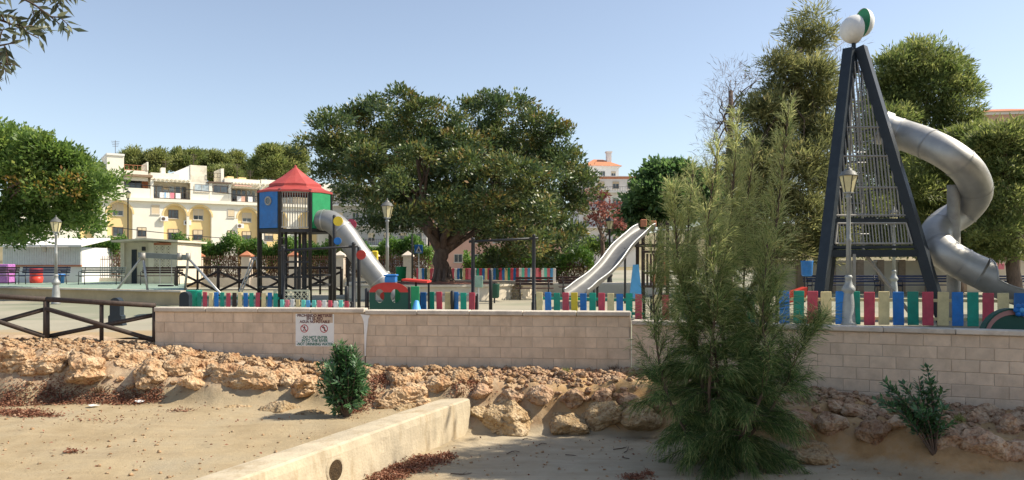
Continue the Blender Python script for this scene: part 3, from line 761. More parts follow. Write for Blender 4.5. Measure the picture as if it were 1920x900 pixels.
# ------------------------------------------------------------------ left terrace with shed and kiosk
TZ = .33
fr = [Vector((PX(-260, 36), 36, 0)), Vector((PX(0, 33.2), 33.2, 0)), Vector((PX(345, 28.6), 28.6, 0)), Vector((PX(352, 31), 31, 0)), Vector((PX(345, 50), 50, 0)), Vector((PX(-260, 50), 50, 0))]
terr = MB().prism([(p.x, p.y, TZ) for p in fr], (0, 0, -1.0)).build('terrace', M('terrace_wall', (.46,.36,.22), .9, var=.12, scale=1.5, bump=.2, dirt=.4, dcol=(.26,.2,.12)))
tag(terr, 'raised terrace with a tan retaining wall beside the playground', kind='structure')
ins = [Vector((p.x, p.y, TZ+.004)) for p in fr]
cen = sum(ins, Vector())/len(ins)
tp = MB(); tp.add([cen + (p-cen)*.995 for p in ins], [tuple(range(6))]); o = tp.build('terrace_paving', M('green_paving', (.22,.30,.24), .85, var=.12, scale=2, dirt=.3, dcol=(.3,.3,.25))); tag(o, 'worn green paving on the raised terrace', kind='structure')
mb = MB()
for a, b_ in ((0, 1), (1, 2)):
    mb.bar(fr[a] + Vector((0, -.02, TZ+.03)), fr[b_] + Vector((0, -.02, TZ+.03)), .3, .06)
o = mb.build('terrace_kerb', MT['cap']); tag(o, 'pale coping along the terrace edge', kind='structure')

# white corrugated shed
D = 42.; x0, x1 = PX(5, D), PX(152, D); zt = PZ(463, D)
shed = thing('shed', 'long white ribbed shed with a red skirting line under the leafy tree', 'shed', (x0, D, TZ))
mb = MB(); k = 46
for i in range(k):
    a = (x1-x0)*i/k; b_ = (x1-x0)*(i+1)/k
    mb.box(a+.004, .0, .95, a+(b_-a)*.62, .08, zt-TZ); mb.box(a+(b_-a)*.62, .03, .95, b_+.004, .08, zt-TZ)
mb.build('ribbed_cladding', MT['white'], shed)
MB().box(0, .09, 0, x1-x0, 5, zt-TZ-.02).build('wall', MT['hwhite'], shed)
MB().box(-.02, -.03, .86, x1-x0+.02, .085, .945).build('skirting_line', MT['terracotta'], shed)
MB().prism([(-.3, -.5, zt-TZ), (x1-x0+.3, -.5, zt-TZ), (x1-x0+.3, 2.5, zt-TZ+.45), (-.3, 2.5, zt-TZ+.45)], (0, 0, .1)).build('roof', MT['hwhite'], shed)
MB().bbox(PX(80,D)-x0, -.06, 2.0-TZ, PX(87,D)-x0, -.002, 2.3-TZ, .01).build('meter_box', MT['frame'], shed)
# utility kiosk with pierced block screen
D = 39.5
def kx(px): return PX(px, D) - PX(224, D)
kio = thing('kiosk', 'small cream utility kiosk with a pierced block screen and flat roof', 'kiosk', (PX(224, D), D, TZ))
KH = PZ(455, D) - TZ
MB().box(kx(278)+.004, 0, 0, kx(288), .2, KH).build('wall_pier', MT['plaster'], kio)
MB().box(kx(321), 0, 0, kx(333), .2, KH).build('wall_pier', MT['plaster'], kio)
MB().box(kx(288)+.003, .02, 0, kx(321)-.003, .2, PZ(503, D)-TZ).build('wall', MT['plaster'], kio)
MB().box(kx(288)+.003, .02, PZ(459.5, D)-TZ, kx(321)-.003, .2, KH).build('lintel', MT['terracotta'], kio)
MB().box(kx(226), .26, 0, kx(278), .4, KH).build('wall', MT['plaster'], kio)
MB().box(kx(224), .1, 0, kx(231), .255, KH).build('wall_pier', MT['plaster'], kio)
MB().box(kx(278)+.006, .21, 0, kx(333), 3, KH).build('wall', MT['plaster'], kio)
bz0, bz1 = PZ(503, D)-TZ, PZ(459.5, D)-TZ; bx0, bx1 = kx(288), kx(321); cw = (bx1-bx0)/3; chh = (bz1-bz0)/4
scr = None
for i in range(3):
    for j in range(4):
        if scr is None:
            mb = MB(); t_ = .025
            mb.box(0, 0, 0, cw, .06, t_); mb.box(0, 0, chh-t_, cw, .06, chh); mb.box(0, 0, t_, t_, .06, chh-t_); mb.box(cw-t_, 0, t_, cw, .06, chh-t_)
            mb.bar((t_, .03, t_), (cw-t_, .03, chh-t_), .05, .03, (0,1,0)); mb.bar((t_, .032, chh-t_), (cw-t_, .032, t_), .05, .03, (0,1,0))
            ring_ = [(cw/2+.11*math.cos(2*PI*q/12), .03, chh/2+.11*math.sin(2*PI*q/12)) for q in range(13)]
            mb.path(ring_, .022, 5, False)
            scr = mb.build('screen_block', MT['plaster'], kio); scr.location = (bx0, -.005, bz0)
        else: copy_part(scr, kio, (bx0+i*cw, -.005, bz0+j*chh))
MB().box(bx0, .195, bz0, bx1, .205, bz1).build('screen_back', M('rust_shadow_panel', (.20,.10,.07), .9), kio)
MB().prism([(kx(214), -.3, KH+.02), (kx(280), -.45, KH+.12), (kx(338), -.3, KH+.02), (kx(340), 3.3, KH+.02), (kx(212), 3.3, KH+.02)], (0, 0, .1)).build('roof', MT['plaster'], kio)
MB().box(kx(243), .2, 0, kx(252), .257, 1.75).build('door', MT['navy'], kio)
MB().bbox(kx(268), -.16, KH-.42, kx(274), -.02, KH-.2, .02).build('wall_lamp', MT['black'], kio)

# hedge: dry brown lower half, green top - foliage comes with the plants; here its railing and pillars
rail_root = thing('iron_railing', 'long rusty iron bar railing with pale pillars in front of the hedge', 'railing', (PX(160, 44), 44, 0))
ra = PX(160, 44); rb = PX(805, 44)
bar0 = None; nb = 150
MB().box(0, -.15, 0, rb-ra, .15, .55).build('plinth', MT['pillar'], rail_root)
for i in range(nb):
    x = (rb-ra)*(i+.5)/nb
    if bar0 is None:
        mb = MB(); mb.cyl((0,0,.55), (0,0,1.72), .016, n=5); mb.cyl((0,0,1.72), (0,0,1.82), .024, .002, 5)
        bar0 = mb.build('bar', MT['ironred'], rail_root); bar0.location = (x, 0, 0)
    else: copy_part(bar0, rail_root, (x, 0, 0))
MB().box(0, -.02, .68, rb-ra, .02, .72).build('rail', MT['ironred'], rail_root); MB().box(0, -.02, 1.58, rb-ra, .02, 1.62).build('rail', MT['ironred'], rail_root)
for px in (166, 275, 370, 463, 552, 638, 700, 765):
    x = PX(px, 44) - ra
    pl = MB().box(x-.24, -.26, 0, x+.24, .26, 1.75).build('pillar', MT['pillar'], rail_root)
    cp = MB(); cp.box(x-.32, -.33, 1.753, x+.32, .33, 1.83)
    cp.add([(x-.3,-.31,1.832),(x+.3,-.31,1.832),(x+.3,.31,1.832),(x-.3,.31,1.832),(x,0,2.08)], [(0,1,4),(1,2,4),(2,3,4),(3,0,4),(3,2,1,0)])
    cp.build('pillar_cap', MT['terracotta'] if px < 600 else MT['pillar'], pl)

# ------------------------------------------------------------------ benches
def make_bench(W, slat, leg, label):
    t = thing('park_bench', label, 'bench', (0, 0, 0), 0, 'park benches')
    for i in range(4):
        MB().bbox(-W/2, -.22+i*.12, .43, W/2, -.22+i*.12+.09, .465, .008).build('seat_slat', MT[slat], t)
    for i in range(3):
        z = .56 + i*.11; y = .27 + i*.03
        MB().bbox(-W/2, y, z, W/2, y+.03, z+.085, .008).build('back_slat', MT[slat], t)
    for s in (-1, 1):
        x = s*(W/2-.18); mb = MB()
        mb.path([(x,-.27,0),(x,-.25,.41),(x,.24,.41),(x,.36,.88)], .022, 6); mb.path([(x,.28,0),(x,.24,.41)], .022, 6)
        mb.path([(x,-.25,.41),(x,-.27,.6),(x,-.2,.66),(x,.28,.64)], .018, 6)
        mb.build('leg', MT[leg], t, True)
    return t
def bench_at(px, d, z, W, slat, label, rot=0.):
    b_ = make_bench(W, slat, 'black', label); b_.location = (PX(px, d), d, z); b_.rotation_euler = (0, 0, rot); return b_
bench_at(80, 38.5, TZ, 2.4, 'bench_blue', 'long dark blue slatted bench before the white shed with the red barrel')
bench_at(-5, 38.3, TZ, 1.8, 'bench_wood', 'dark brown bench beside the purple cabinet')
bench_at(188, 38., TZ, 2.2, 'bench_grey', 'grey slatted bench between the shed and the kiosk')
bench_at(300, 37.5, TZ, 2.0, 'bench_wood', 'brown slatted bench in front of the pierced block screen')
bench_at(1002, 29.5, 0, 1.45, 'bench_wood', 'brown bench in front of the low cream wall under the big tree')
bench_at(1085, 31, 0, 1.6, 'bench_wood', 'dark bench behind the open steel slide')
bench_at(1582, 33.5, 0, 3.3, 'bench_blue', 'navy slatted bench behind the pyramid tower, by the beige wall')
bench_at(1735, 33.5, 0, 2.6, 'bench_blue', 'navy slatted bench between the pyramid tower and the spiral slide post')
bench_at(1900, 33.5, 0, 2.6, 'bench_blue', 'navy slatted bench behind the lower end of the spiral slide')
# barrel, cabinet, buckets
bx = P(68, 0, 40.6); t = MB().lathe([(.27,0),(.30,.05),(.33,.3),(.30,.32),(.31,.36),(.30,.62),(.33,.64),(.33,.74),(.26,.78),(.1,.80)], (0,0,0), 14).build('barrel', MT['redplastic'], None, True); t.location = (bx.x, 40.6, TZ); tag(t, 'red plastic barrel standing against the white shed', 'barrel')
bx = P(112, 0, 40.4); t = MB().lathe([(.2,0),(.24,.4),(.27,.42),(.27,.48),(.2,.5)], (0,0,0), 12).build('bucket', MT['blueplastic'], None, True); t.location = (bx.x, 40.4, TZ); tag(t, 'small blue bin behind the left street lamp', 'bin')
cab = thing('purple_cabinet', 'purple vending cabinet at the end of the white shed', 'cabinet', (PX(8, 40), 40, TZ))
MB().bbox(-.35, -.3, .05, .4, .3, 1.0, .03).build('body', MT['purple'], cab); MB().bbox(-.28, -.325, .35, .33, -.302, .92, .01).build('door', M('purple_print', (.22,.05,.30), .3, var=.5, scale=6, col2=(.60,.35,.55)), cab); MB().box(-.33,-.26,0,.38,.26,.048).build('base', MT['black'], cab)

# ------------------------------------------------------------------ street lamps
def make_lamp(H, matp, label):
    t = thing('street_lamp', label, 'street lamp', (0, 0, 0), 0, 'lantern street lamps')
    MB().lathe([(.17,0),(.17,.06),(.15,.08),(.135,.45),(.105,.72),(.10,.74),(.135,.78),(.15,.83),(.13,.88),(.085,.95),(.07,1.06),(.085,1.08),(.085,1.12),(.062,1.15)], (0,0,0), 14).build('base', MT[matp], t, True)
    zt = H - .66
    MB().lathe([(.058,1.14),(.052,1.9),(.062,1.92),(.062,1.97),(.05,2.0),(.043,zt-.12),(.065,zt-.1),(.065,zt-.06),(.04,zt-.03),(.07,zt)], (0,0,0), 12).build('post', MT[matp], t, True)
    la = MB().lathe([(.07,0),(.12,.015),(.12,.035),(.06,.04)], (0,0,zt), 6).build('lantern', MT['black' if matp == 'black' else 'lamp_grey'], t)
    for k in range(6):
        a = 2*PI*(k+.5)/6; b_ = 2*PI*(k+1.5)/6
        r0, r1 = .112, .195; z0, z1 = zt+.037, zt+.40
        p = [(r0*math.cos(a), r0*math.sin(a), z0), (r0*math.cos(b_), r0*math.sin(b_), z0), (r1*math.cos(b_), r1*math.sin(b_), z1), (r1*math.cos(a), r1*math.sin(a), z1)]
        MB().prism(p, (-.006*math.cos((a+b_)/2), -.006*math.sin((a+b_)/2), 0)).build('pane', MT['lamp_glass'], la)
        MB().cyl(Vector(p[0])*1.0, Vector(p[3]), .011, n=5).build('rib', MT['black'], la)
    MB().lathe([(.205,.40),(.212,.415),(.19,.43),(.15,.50),(.09,.53),(.075,.55),(.075,.57),(.03,.59),(.02,.62),(.026,.64),(.004,.67)], (0,0,zt), 12).build('roof', MT['black' if matp == 'black' else 'lamp_roof'], la, True)
    return t
lamps = [(1591, 17.6, 0.0, 3.66, 'lamp_grey', 'grey street lamp in front of the pyramid tower beside the picket fence'),
         (726, 25.2, 0.0, 3.52, 'lamp_grey', 'grey street lamp rising behind the train play panel'),
         (105, 29.6, -.17, 3.40, 'lamp_grey', 'grey street lamp under the leafy tree by the terrace wall'),
         (1676, 28.5, 0.0, 3.5, 'lamp_grey', 'grey street lamp partly hidden behind the pyramid tower'),
         (655, 40., 0.0, 3.6, 'black', 'dark street lamp behind the tube slide, near the railing'),
         (1143, 36., 0.0, 3.6, 'black', 'dark street lamp behind the open steel slide'),
         (240, 56., 0.0, 6.7, 'black', 'tall black street lamp in front of the arched facade')]
for px, d, z, H, mt, lb in lamps:
    la = make_lamp(H, mt, lb); la.location = (PX(px, d), d, z)

# ------------------------------------------------------------------ picket fences
_pk = {}
def picket_mesh(col, w, h):
    key = (col, round(w, 3), round(h, 3))
    if key not in _pk:
        o = MB().bbox(-w/2, -.014, 0, w/2, .014, h, .009).build('picket', MT[col]); _pk[key] = o.data; bpy.data.objects.remove(o)
    return _pk[key]
def picket_fence(a, b_, n_, z0, z1, w, cols, label, rail='cream', start=0, rails=(.2, .75), gap=()):
    pa = Vector((PX(a[0], a[1]), a[1], z0)); pb = Vector((PX(b_[0], b_[1]), b_[1], z0)); d = pb - pa; L = d.length; ang = math.atan2(d.y, d.x)
    t = thing('picket_fence', label, 'fence', pa, ang)
    h = z1 - z0
    for i in range(n_):
        if i in gap: continue
        me = picket_mesh(cols[(i+start) % len(cols)], w, h)
        o = link_mesh('picket', me, None, t, (L*(i+.5)/n_, rng.uniform(-.004, .004), rng.uniform(-.012, .012)))
        o.rotation_euler = (rng.uniform(-.02, .02), rng.uniform(-.022, .022), 0)
    for r_ in rails:
        MB().bbox(0, .022, h*r_-.035, L, .06, h*r_+.035, .006).build('rail', MT[rail], t)
    k = max(2, int(L/1.6)+1)
    for i in range(k):
        x = L*i/(k-1); MB().bbox(x-.035, .065, 0, x+.035, .135, h*.93, .008).build('post', MT['black'], t)
    return t
cyc = ['cream', 'blue', 'green', 'crimson']
picket_fence((1458, 17.9), (1925, 16.9), 17, .02, .775, .232, cyc, 'blue green crimson and cream picket fence in front of the pyramid tower', 'cream', 1)
picket_fence((1925, 16.9), (2010, 16.2), 4, .02, .80, .232, ['crimson', 'cream', 'blue', 'green'], 'picket fence end starting with a red picket by the spiral slide foot')
picket_fence((1004, 20.6), (1206, 19.6), 12, 0, .64, .175, ['cream', 'blue', 'green', 'crimson', 'yellow', 'blue', 'green', 'crimson', 'cream', 'blue', 'green', 'crimson'], 'coloured picket fence below the open steel slide, one picket bright yellow', 'green')
picket_fence((1220, 19.4), (1440, 18.2), 11, 0, .64, .175, ['cream', 'crimson', 'cream', 'blue', 'green'], 'coloured picket fence mostly hidden behind the feathery young tree', 'cream')
picket_fence((368, 21.6), (522, 21.2), 14, 0, .60, .125, ['green', 'crimson', 'cream', 'blue', 'green', 'crimson', 'wood_dark', 'cream', 'blue', 'green', 'crimson', 'cream', 'blue', 'green'], 'coloured picket fence below the grey beam swing', 'green')
picket_fence((524, 20.8), (655, 20.0), 13, 0, .44, .12, ['aqua', 'pinkp', 'white', 'cream', 'aqua', 'sky_blue', 'aqua', 'pinkp', 'white', 'crimson', 'white', 'aqua', 'crimson'], 'low pastel picket fence below the red roofed play tower', 'steel_dull')
picket_fence((787, 21.4), (892, 21.0), 7, 0, .62, .17, ['blue', 'green', 'crimson', 'cream', 'blue', 'green', 'crimson'], 'coloured picket fence beside the train play panel', 'steel_dull', rails=(.18, .9))
far_cols = ['crimson', 'white', 'blue', 'dkgreen', 'cream', 'crimson', 'pinkp', 'blue', 'white', 'green', 'crimson', 'blue', 'cream']
picket_fence((781, 40), (935, 39), 30, .55, 1.12, .13, far_cols, 'far multicoloured picket fence behind the trunk of the big tree', 'crimson', rails=(.15, .9))
picket_fence((936, 36), (1042, 35.6), 20, .5, 1.16, .13, ['crimson', 'blue', 'cream', 'green', 'crimson', 'blue', 'crimson', 'white', 'aqua', 'pinkp', 'sky_blue', 'white', 'crimson', 'pinkp', 'crimson', 'white', 'aqua', 'pinkp', 'sky_blue', 'white'], 'bright far picket fence on the low cream wall', 'pinkp', rails=(.1, .9))

# ------------------------------------------------------------------ low walls and planter under the big tree
tag(MB().bbox(PX(978,34), 34, 0, PX(1240,34), 36.6, .50, .03).build('low_wall', MT['plaster']), 'low cream wall carrying the bright far picket fence', 'wall')
pl = thing('tree_planter', 'raised round planter of cream render round the big tree', 'planter', (PX(828, 32.5), 32.5, 0))
mb = MB(); mb.lathe([(3.9,0),(3.9,.5),(3.98,.52),(3.98,.6),(3.7,.6),(3.7,.4)], (0,0,0), 40); mb.build('kerb_wall', MT['plaster'], pl)
mb = MB(); mb.lathe([(3.69,.2),(3.69,.5),(2.5,.56),(1,.62),(.1,.64)], (0,0,0), 40); mb.build('soil', M('soil_litter', (.16,.075,.045), .95, var=.4, scale=9, bump=.6, col2=(.30,.12,.08)), pl)
st = thing('stone_wall', 'rough tan stone wall piece beside the brown bench', 'wall', (PX(930, 29.9), 29.9, 0))
MB().box(.02, .05, 0, PX(978,29.9)-PX(930,29.9)-.02, .3, .66).build('core', MT['mortar'], st)
sm = rock_mat('rubble_wall_stone', (.33,.26,.15), (.46,.38,.24), (.52,.46,.32)); stm = [rock_mesh('stone', 120+i, sm, 2, .1, .9) for i in range(3)]
for i in range(7):
    for j in range(5):
        o = link_mesh('stone', rng.choice(stm), None, st, (.07+i*.14+(.06 if j % 2 else 0), .05, .07+j*.13)); o.scale = (.085, .06, .075); o.rotation_euler = (0, rng.uniform(0, 6), 0)

# beige wall at the back right, with pilasters
bw = thing('boundary_wall', 'long beige boundary wall with pilasters behind the pyramid tower', 'wall', (PX(1440, 37), 37, 0))
LWb = PX(2050, 37) - PX(1440, 37)
MB().box(0, 0, 0, LWb, .25, PZ(492, 37)).build('panel', MT['plaster'], bw)
for px in (1450, 1500, 1560, 1612, 1650, 1690, 1740, 1805, 1860, 1905, 1960):
    x = PX(px, 37) - PX(1440, 37); MB().box(x-.16, -.09, 0, x+.16, .34, PZ(487, 37)).build('pilaster', M('pilaster', (.36,.27,.2), .9), bw) if px == 1450 else MB().box(x-.16, -.09, 0, x+.16, .34, PZ(487, 37)).build('pilaster', bpy.data.materials['pilaster'], bw)
MB().box(0, -.06, PZ(492,37)+.002, LWb, .31, PZ(492,37)+.09).build('coping', MT['cap'], bw)
sg = MB().bbox(PX(1872,36.8)-.16, 36.82, PZ(505,36.8), PX(1872,36.8)+.3, 36.86, PZ(494,36.8), .005).build('notice', MT['pinkp']); tag(sg, 'small pink notice fixed on the beige boundary wall', 'notice')

# ------------------------------------------------------------------ pyramid tower with spiral steel slide
TC = Vector((8.85, 20.05, 0))
tw = thing('pyramid_tower', 'tall slate blue pyramid climbing tower with steel bar cages', 'play tower', TC)
apex = Vector((0, 0, 6.95))
feet = [Vector((-1.52, -1.5, 0)), Vector((1.50, -1.5, 0)), Vector((0, 1.9, 0))]
tops = [Vector((-.15, -.10, 6.92)), Vector((.15, -.10, 6.98)), Vector((0, .14, 6.9))]
for f_, tp_ in zip(feet, tops):
    MB().bar(f_, tp_, .25, .24).build('leg', MT['navy'], tw)
def at_z(f_, tp_, z): return f_ + (tp_ - f_)*(z / tp_.z)
def cage(i, j, z0, z1, nb_, nrail, inset, r_=.021, mat='rail'):
    a0 = at_z(feet[i], tops[i], z0); b0 = at_z(feet[j], tops[j], z0)
    e = (b0-a0).normalized(); a0 = a0 + e*inset; b0 = b0 - e*inset
    L0 = (b0-a0).length
    zA = z1
    for k in range(nb_):
        s = (k+.5)/nb_
        p = a0 + (b0-a0)*s
        # a vertical bar rises until it meets the sloping leg
        hi = zA
        for q in range(60):
            z = z0 + (z1-z0)*q/59
            aa = at_z(feet[i], tops[i], z) + e*.07; bb = at_z(feet[j], tops[j], z) - e*.07
            tt = (p-aa).dot(e); LL = (bb-aa).dot(e)
            if tt < 0 or tt > LL: hi = z; break
        if hi > z0 + .1:
            lean = (tops[i] - feet[i]); inward = (at_z(feet[i], tops[i], hi) - at_z(feet[i], tops[i], z0)); inward = inward - e*inward.dot(e)
            MB().cyl(p, p + inward, r_, n=6).build('cage_bar', MT[mat], tw)
    for z in nrail:
        aa = at_z(feet[i], tops[i], z) + e*.12; bb = at_z(feet[j], tops[j], z) - e*.12
        MB().cyl(aa, bb, r_*1.25, n=6).build('cage_rail', MT[mat], tw)
zs = [PZ(py, 18.9) for py in (408, 352, 292, 238)]
cage(0, 1, 2.55, 6.6, 22, [2.6, 3.3, 4.1, 4.85], .08)
cage(1, 2, 1.8, 6.4, 9, [2.6, 3.3, 4.1, 4.85], .17, .017, mat='navy')
cage(2, 0, 1.8, 6.4, 9, [2.6, 3.3, 4.1, 4.85], .17, .017, mat='navy')
for z, w in ((2.47, .10), (1.66, .17), (1.82, .06)):
    for i, j in ((0, 1), (1, 2), (2, 0)):
        MB().bar(at_z(feet[i], tops[i], z), at_z(feet[j], tops[j], z), .09, w).build('beam', MT['navy'], tw)
fa, fb, fc_ = [at_z(feet[i], tops[i], 1.62) for i in range(3)]
MB().prism([fa, fb, fc_], (0, 0, .05)).build('floor', MT['navy'], tw)
# lower trapezoid guard panel in a pale frame
ga, gb = at_z(feet[0], tops[0], 1.9) + Vector((.2, -.02, 0)), at_z(feet[1], tops[1], 1.9) + Vector((-.2, -.02, 0))
gc, gd = at_z(feet[1], tops[1], 2.4) + Vector((-.2, -.02, 0)), at_z(feet[0], tops[0], 2.4) + Vector((.2, -.02, 0))
mb = MB()
for p, q in ((ga, gb), (gb, gc), (gc, gd), (gd, ga)): mb.cyl(p, q, .028, n=6)
gp = mb.build('guard_panel', MT['rail'], tw)
for k in range(1, 24):
    x = ga.x + (gb.x-ga.x)*k/24; top = 2.4
    sl = (gd.x-ga.x)/.5
    if x < gd.x: top = 1.9 + (x-ga.x)/sl
    if x > gc.x: top = 1.9 + (gb.x-x)/sl
    MB().cyl((x, ga.y, 1.9), (x, ga.y+(gd.y-ga.y)*(top-1.9)/.5, top), .015, n=5).build('guard_bar', MT['rail'], gp)
# inner climbing pole, net poles and braces
for p, q, r_ in (((-.2,-.2,1.7),(-.1,-.1,6.1),.03), ((.3,.1,1.7),(.12,0,5.9),.03), ((-.1,-.9,1.64),(1.0,-1.2,0),.045), ((-.55,-1.3,1.64),(-.55,-1.3,0),.04), ((-1.1,-.9,1.62),(-1.35,-1.3,.0),.05)):
    MB().cyl(p, q, r_, n=7).build('brace', MT['rail'], tw)
for k in range(16):
    z = 1.9 + k*.26; MB().cyl((-.32*(1-z/8), -.35, z), (.32*(1-z/8), -.35, z), .016, n=5).build('rung', MT['steel_dull'], tw)
# cone cap, mast and the two turning cups
MB().lathe([(.17,6.35),(.10,6.6),(.06,6.95),(.05,7.2)], (0, -.02, 0), 8).build('cap', MT['navy'], tw)
mast = MB().cyl((0, -.02, 7.1), (0, -.02, 7.75), .035, n=8).build('mast', MT['rail'], tw)
def cup(cx, r_, face, mat_in, dp=1.0):
    """hollow cup: a deep dish with its open face along 'face'"""
    face = Vector(face).normalized(); c = Vector(cx)
    q = Vector((0, 0, 1)).rotation_difference(face)
    mb = MB(); N2 = 24; prof = [(p_, h_*dp) for p_, h_ in ((0.02,-.62),(.35,-.60),(.66,-.50),(.86,-.34),(.97,-.14),(1.0,0))]
    vs_ = [c + q @ Vector((p*r_*math.cos(2*PI*k/N2), p*r_*math.sin(2*PI*k/N2), h*r_)) for p, h in prof for k in range(N2)]
    mb.add(vs_, [(i*N2+k, i*N2+(k+1) % N2, (i+1)*N2+(k+1) % N2, (i+1)*N2+k) for i in range(len(prof)-1) for k in range(N2)] + [tuple(range(N2))])
    o = mb.build('cup', MT['white'], tw, True)
    mb = MB(); vs_ = [c + q @ Vector((.97*r_*math.cos(2*PI*k/N2), .97*r_*math.sin(2*PI*k/N2), h)) for h in (-.06, -.015) for k in range(N2)]
    mb.add(vs_, [(k, (k+1) % N2, N2+(k+1) % N2, N2+k) for k in range(N2)] + [tuple(range(N2)), tuple(range(N2, 2*N2))]); mb.build('cup_face', MT[mat_in], o)
cup((.03, -.02, 7.47), .37, (.96, .26, .10), 'white', 1.5)
cup((.20, -.04, 7.63), .37, (-.99, -.14, 0), 'mgreen', 1.1)
MB().bar((-.02,-.02,7.25), (.03,-.02,7.75), .1, .05).build('cup_arm', MT['white'], mast)

sl = thing('spiral_slide', 'big stainless steel spiral tube slide leaving the pyramid tower', 'slide', (PX(1788, 19.65), 19.65, 0))
pp = [(1650,238,20.3),(1690,252,20.1),(1735,268,19.6),(1783,293,19.1),(1818,325,19.15),(1829,362,19.6),(1806,396,20.15),(1770,420,20.05),(1752,447,19.55),(1770,473,19.1),(1808,497,18.9),(1838,511,18.75)]
path = catmull([P(*q) for q in pp], 7)
R = .388
mb = MB(); mb.path(path, R, 22, False); mb.build('tube', MT['steel'], sl, True, True)
for i in range(6, len(path)-2, 9):
    t_ = (path[i+1]-path[i-1]).normalized(); MB().path([path[i]-t_*.018, path[i]+t_*.018], R+.014, 22, False).build('seam_ring', MT['steel_dull'], sl, True, True)
# open run-out: a half tube
ro = catmull([P(1838,511,18.75), P(1868,526,18.65), P(1900,540,18.55), P(1935,549,18.5)], 6)
vs_ = []; K2 = 13
for i, p in enumerate(ro):
    t_ = (ro[min(i+1, len(ro)-1)]-ro[max(i-1, 0)]).normalized(); s_ = t_.cross(Vector((0,0,1))).normalized(); u_ = s_.cross(t_)
    op = min(1, i/5.); span = PI*(1 - .5*op) ; rr = R
    for k in range(K2):
        a = -span + 2*span*k/(K2-1); vs_.append(p + s_*rr*math.sin(a) - u_*rr*math.cos(a))
mb = MB(); mb.add(vs_, [(i*K2+k, i*K2+k+1, (i+1)*K2+k+1, (i+1)*K2+k) for i in range(len(ro)-1) for k in range(K2-1)])
mb.build('run_out', MT['steel'], sl, True, True)
for k in (0, K2-1):
    MB().path([vs_[i*K2+k] for i in range(len(ro))], .02, 6).build('edge_rail', MT['steel'], sl, True, True)
MB().lathe([(.17,0),(.16,.1),(.15,3.25),(.15,3.4)], (0,0,0), 16).build('support_post', M('weathered_post', (.40,.38,.34), .6, .3, var=.15, dirt=.5, dcol=(.25,.2,.15)), sl, True)
MB().bar((0,0,3.3), (.3,-.4,3.45), .08, .08).build('bracket', MT['steel_dull'], sl)
mb = MB(); mb.path([P(1650,238,20.3), P(1664,243,20.25)], R+.05, 22, False); mb.build('entry_collar', MT['steel_dull'], sl, True, True)

# ------------------------------------------------------------------ red-roofed play tower
D = 24.; c0 = Vector((PX(554, D), D, 0)); 
pt = thing('play_tower', 'hexagonal play tower with red roof and blue and green panels', 'play tower', c0)
RH = 1.145; rot = math.radians(22.5 + 15)
hexp = [Vector((RH*math.cos(rot+PI/4*k), RH*math.sin(rot+PI/4*k), 0)) for k in range(8)]   # octagon; edge 5-6 faces the camera, 4-5 is left, 6-7 right
zf, ze, za = 2.44, 3.56, 4.37
for k, p in enumerate(hexp):
    MB().lathe([(.05,0),(.05,ze+.02),(.055,ze+.03),(.04,ze+.06)], (p.x,p.y,0), 8).build('post', MT['black'], pt, True)
def hex_panel(i, j, z0, z1, mat, name, off=.0, th=.03, hole=None):
    a, b_ = hexp[i], hexp[j]; e = (b_-a).normalized(); nrm = Vector((e.y, -e.x, 0)); 
    if nrm.dot((a+b_)/2) < 0: nrm = -nrm
    a2 = a + e*.06 + nrm*off; b2 = b_ - e*.06 + nrm*off
    return MB().prism([a2+Vector((0,0,z0)), b2+Vector((0,0,z0)), b2+Vector((0,0,z1)), a2+Vector((0,0,z1))], nrm*th).build(name, mat, pt), a2, b2, nrm, e
bpnl, a2, b2, nrm, e = hex_panel(4, 5, zf+.02, ze, MT['blue'], 'blue_panel')
pc = (a2+b2)/2 + Vector((0,0,3.27)) + nrm*.032
qv = Vector((0,0,1)).rotation_difference(nrm)
mb = MB(); mb.path([pc + qv @ Vector((.115*math.cos(2*PI*k/18), .115*math.sin(2*PI*k/18), .01)) for k in range(19)], .028, 6, False); mb.build('porthole_rim', MT['rail'], bpnl, True)
mb = MB(); mb.cyl(pc, pc+nrm*.012, .1, n=16); mb.build('porthole_glass', MT['glass'], bpnl)
gpn, a3, b3, nrm3, e3 = hex_panel(6, 7, zf+.02, ze, MT['mgreen'], 'green_panel')
for i_ in (0, 2): hex_panel(i_, i_+1, zf+.02, ze, MT['mgreen'], 'green_panel')
hex_panel(3, 4, zf+.02, ze, MT['blue'], 'blue_panel'); hex_panel(7, 0, zf+.02, ze, MT['blue'], 'blue_panel')
a, b_ = hexp[5], hexp[6]
for k in range(1, 12):
    p = a + (b_-a)*k/12; MB().cyl((p.x,p.y,zf+.05), (p.x,p.y,ze-.02), .016, n=5).build('guard_bar', MT['rail'], pt)
for z in (zf+.04, 2.95, ze-.03): MB().bar(a+Vector((0,0,z)), b_+Vector((0,0,z)), .035, .035).build('guard_rail', MT['rail'], pt)
MB().prism([Vector((p.x*1.02, p.y*1.02, zf-.10)) for p in hexp], (0,0,.1)).build('floor', MT['black'], pt)
